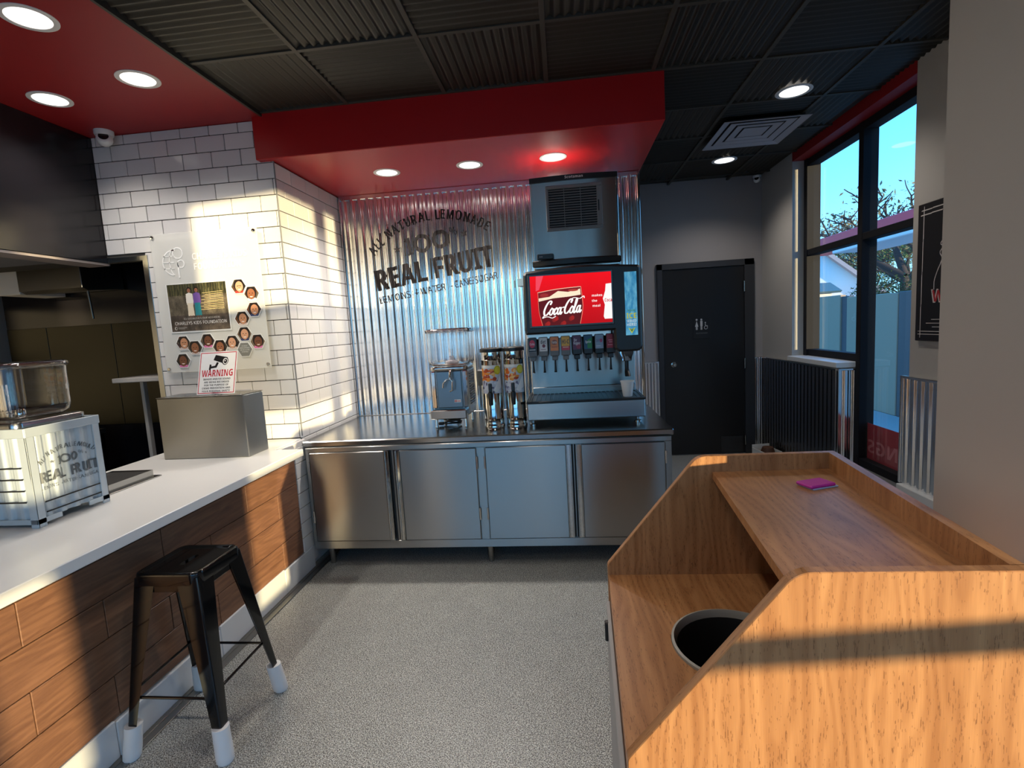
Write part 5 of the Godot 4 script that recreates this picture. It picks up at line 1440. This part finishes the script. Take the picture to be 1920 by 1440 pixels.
# ---------------------------------------------------------------- kitchen beyond the counter
func kitchen() -> void:
	downlight(V(-3.9, 2.948, -2.9), "lit downlight in the kitchen ceiling behind the bulkhead", SPOT * 0.7)
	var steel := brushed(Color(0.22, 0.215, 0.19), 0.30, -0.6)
	var bk := thing("kitchen_partition", "black partition with dull steel panels closing the kitchen behind the tiled wall", "partition", V(-3.9, 0, -4.1))
	put("board", mb().mm(V(-1.0, 0, -0.05), V(1.12, 2.9, 0.0), 0.002), M.black_gloss, bk)
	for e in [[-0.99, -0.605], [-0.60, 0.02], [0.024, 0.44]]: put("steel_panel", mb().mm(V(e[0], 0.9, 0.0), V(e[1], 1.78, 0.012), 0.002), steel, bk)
	var h := thing("extractor_hood", "stainless extractor hood hanging in the kitchen", "hood", V(-3.98, 2.03, -3.88))
	put("canopy", mb().prism(PackedVector2Array([Vector2(-0.2, 0.03), Vector2(0.14, 0.0), Vector2(0.19, 0.02), Vector2(0.19, 0.28), Vector2(-0.2, 0.28)]), 0.55, Transform3D(Basis(V(0, 0, 1), V(0, 1, 0), V(-1, 0, 0)), V(0.28, 0, 0)), 0.003), M.aluminium, h)
	put("end_cap", mb().mm(V(-0.47, 0.0, -0.2), V(-0.275, 0.28, 0.18), 0.004), M.white_paint, h)
	put("support", mb().tube(PackedVector3Array([V(0.235, 0.0, 0.1), V(0.25, -0.22, 0.1)]), 0.008, 8), M.aluminium, h)
	var t := thing("prep_table", "pale metal shelf on a post at the kitchen opening", "shelf", V(-3.15, 0, -3.75))
	put("shelf_board", mb().mm(V(-0.28, 1.30, -0.2), V(0.25, 1.335, 0.2), 0.004), mat(rgb(190, 186, 182), 0.5), t)
	for x in [-0.2, 0.2]: put("post", mb().mm(V(x - 0.015, 0, -0.02), V(x + 0.015, 1.3, 0.02), 0.003), mat(rgb(170, 168, 165), 0.5), t)
	var f := thing("fryer_cabinet", "low dark steel equipment cabinet in the kitchen", "cabinet", V(-4.35, 0, -3.0))
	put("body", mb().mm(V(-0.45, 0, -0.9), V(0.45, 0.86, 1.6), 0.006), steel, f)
	put("top", mb().mm(V(-0.46, 0.86, -0.91), V(0.46, 0.9, 1.61), 0.004), M.black_plastic, f)

# ---------------------------------------------------------------- outdoors
func tree(label: String, p: Vector3, hgt: float, spread: float, leaf: Color, count: int, sd: int, bare: bool) -> void:
	var o := thing("tree", label, "tree", p)
	var r := RandomNumberGenerator.new(); r.seed = sd
	var bark := mat(rgb(52, 44, 40), 0.9)
	var trunk := mb(); var limbs := mb()
	var tips := []
	var stack := [[V(0, 0, 0), V(0.05, 1, 0.03).normalized(), hgt * 0.34, hgt * 0.03, 0]]
	while stack.size():
		var s = stack.pop_back()
		var q: Vector3 = s[0]; var d: Vector3 = s[1]; var L: float = s[2]; var w: float = s[3]; var lv: int = s[4]
		var pts := PackedVector3Array([q]); var rad := [w]
		for k in 4:
			d = (d + V(r.randf_range(-1, 1), r.randf_range(-0.6, 0.8), r.randf_range(-1, 1)) * 0.16).normalized()
			q = q + d * L / 4.0
			pts.append(q); rad.append(lerpf(w, w * 0.62, (k + 1) / 4.0))
			if lv >= 2: tips.append(q)
		(trunk if lv == 0 else limbs).tube(pts, rad, 6 if lv < 2 else 4, false)
		if lv < 4:
			for k in (4 if lv == 0 else 3):
				var a := r.randf() * TAU
				var nd := (d * 0.75 + V(cos(a) * spread, r.randf_range(-0.1, 0.45), sin(a) * spread)).normalized()
				stack.append([q if k < 2 else pts[3], nd, L * r.randf_range(0.6, 0.8), w * 0.58, lv + 1])
	put("trunk", trunk, bark, o); put("branches", limbs, bark, o)
	var lm := mat(leaf, 0.7)
	lm.backlight_enabled = true; lm.backlight = leaf.darkened(0.4); lm.vertex_color_use_as_albedo = true
	var leafm := mb()
	leafm.quad(V(-0.5, 0, 0), V(0, -0.22, 0.06), V(0.5, 0, 0), V(0, 0.22, 0.06))
	var mmx := MultiMesh.new()
	mmx.transform_format = MultiMesh.TRANSFORM_3D; mmx.use_colors = true
	mmx.mesh = leafm.mesh(); mmx.mesh.surface_set_material(0, lm)
	mmx.instance_count = count
	for k in count:
		var c: Vector3 = tips[r.randi() % tips.size()] + V(r.randfn(), r.randfn(), r.randfn()) * hgt * (0.022 if bare else 0.045)
		var sc := hgt * r.randf_range(0.014, 0.03)
		mmx.set_instance_transform(k, Transform3D(Basis.from_euler(V(r.randf() * TAU, r.randf() * TAU, r.randf() * TAU)).scaled(Vector3.ONE * sc), c))
		var g := r.randf_range(0.75, 1.2)
		mmx.set_instance_color(k, Color(g, g, g * r.randf_range(0.8, 1.0)))
	var mi := MultiMeshInstance3D.new()
	mi.name = "foliage"; mi.multimesh = mmx; mi.set_meta("kind", "stuff")
	o.add_child(mi, true)
func outdoors() -> void:
	struct("ground", "asphalt ground outside the restaurant", "ground", mb().mm(V(-60, -0.35, -80), V(70, -0.15, 60)), M.asphalt)
	struct("sidewalk", "pale concrete walk along the side windows", "sidewalk", mb().mm(V(2.46, -0.16, -9), V(4.0, -0.06, 8)), mat(rgb(170, 166, 158), 0.9))
	solid("parking_stripe", "yellow painted stripe on the asphalt outside the window", "stripe", mb().mm(V(4.4, -0.15, -6.9), V(9.5, -0.143, -6.78)), mat(rgb(206, 180, 60), 0.8))
	var fc := thing("enclosure_wall", "grey panelled enclosure wall outside the window", "fence", V(5.0, -0.15, -9.5))
	var fm := mat(rgb(158, 136, 112), 0.7)
	put("panel", mb().mm(V(0, 0, -1.9), V(0.1, 1.93, -0.42), 0.01), fm, fc)
	put("panel", mb().mm(V(0, 0, -0.2), V(0.1, 1.88, 1.2), 0.01), fm, fc)
	put("panel", mb().mm(V(0, 0, 1.22), V(0.1, 1.89, 3.0), 0.01), mat(rgb(70, 68, 70), 0.6), fc)
	put("post", mb().mm(V(0.03, 0, -0.42), V(0.13, 1.9, -0.2), 0.01), mat(rgb(70, 70, 74), 0.7), fc)
	var hs := thing("white_house", "white gabled house behind the grey enclosure", "house", V(14, -0.15, -28.0), deg_to_rad(55.0))
	var hz := Transform3D(Basis(V(0, 0, 1), V(0, 1, 0), V(-1, 0, 0)), V(4, 0, 0))
	put("gable_wall", mb().prism(PackedVector2Array([Vector2(-6, 0), Vector2(1.7, 0), Vector2(1.7, 2.35), Vector2(1.02, 2.98), Vector2(-0.54, 4.4), Vector2(-2.2, 5.9), Vector2(-6, 2.4)]), 4.0, hz), mat(rgb(240, 238, 234), 0.8), hs)
	put("eave", mb().prism(PackedVector2Array([Vector2(1.8, 2.22), Vector2(1.8, 2.36), Vector2(-0.54, 4.5), Vector2(-2.2, 6.03), Vector2(-2.2, 5.9), Vector2(-0.54, 4.38)]), 4.3, hz), mat(rgb(120, 116, 118), 0.8), hs)
	var ps := thing("porch_roof", "small teal shed roof in front of the white house", "shed", V(12.5, -0.15, -26.3))
	put("roof", mb().prism(PackedVector2Array([Vector2(-3.0, 2.42), Vector2(0.55, 2.42), Vector2(0.7, 2.5), Vector2(-0.4, 2.95), Vector2(-3, 2.95)]), 1.0, Transform3D(Basis(V(0, 0, 1), V(0, 1, 0), V(-1, 0, 0)), V(0.5, 0, 0))), mat(rgb(70, 104, 112), 0.6), ps)
	put("post", mb().mm(V(-0.3, 0, -2.2), V(0.3, 2.42, 0.2), 0.02), mat(rgb(200, 198, 194), 0.8), ps)
	var cn := thing("red_canopy", "red edged drive-through canopy with white underside", "canopy", V(8, -0.15, -14.5))
	put("fascia", mb().mm(V(0, 3.55, -5.0), V(1.4, 3.84, 4.5), 0.02), mat(rgb(230, 40, 66), 0.5), cn)
	put("soffit_box", mb().mm(V(0.05, 3.30, -1.95), V(1.3, 3.55, 4.3), 0.02), mat(rgb(232, 228, 226), 0.7), cn)
	put("logo", mb().mm(V(0.03, 3.36, -0.55), V(0.06, 3.5, 0.1)), mat(rgb(110, 80, 80), 0.7), cn)
	for z in [-6.5, 5.5]: put("post", mb().mm(V(0.6, 0, z - 0.15 + (1.7 if z < 0 else -1.2)), V(0.9, 3.56, z + 0.15 + (1.7 if z < 0 else -1.2)), 0.02), mat(rgb(150, 150, 150), 0.6), cn)
	tree("bushy autumn tree behind the canopy, seen in the left window pane", V(26, -0.15, -53.5), 12.5, 1.0, rgb(120, 104, 70), 5200, 3, false)
	tree("nearly bare branching tree seen in the right window pane", V(12.4, -0.15, -20.3), 8.0, 0.9, rgb(96, 96, 74), 900, 8, true)
	tree("dense dark green tree below the window transom behind the enclosure", V(7.0, -0.15, -11.3), 2.7, 0.5, rgb(52, 78, 40), 6500, 12, false)
	tree("small green tree beside the bare tree in the right pane", V(21.5, -0.15, -34.3), 7.4, 0.6, rgb(84, 104, 52), 3000, 15, false)
	tree("bushy blue-green tree behind the white house roof", V(23, -0.15, -43.5), 7.6, 1.0, rgb(70, 96, 84), 4200, 19, false)
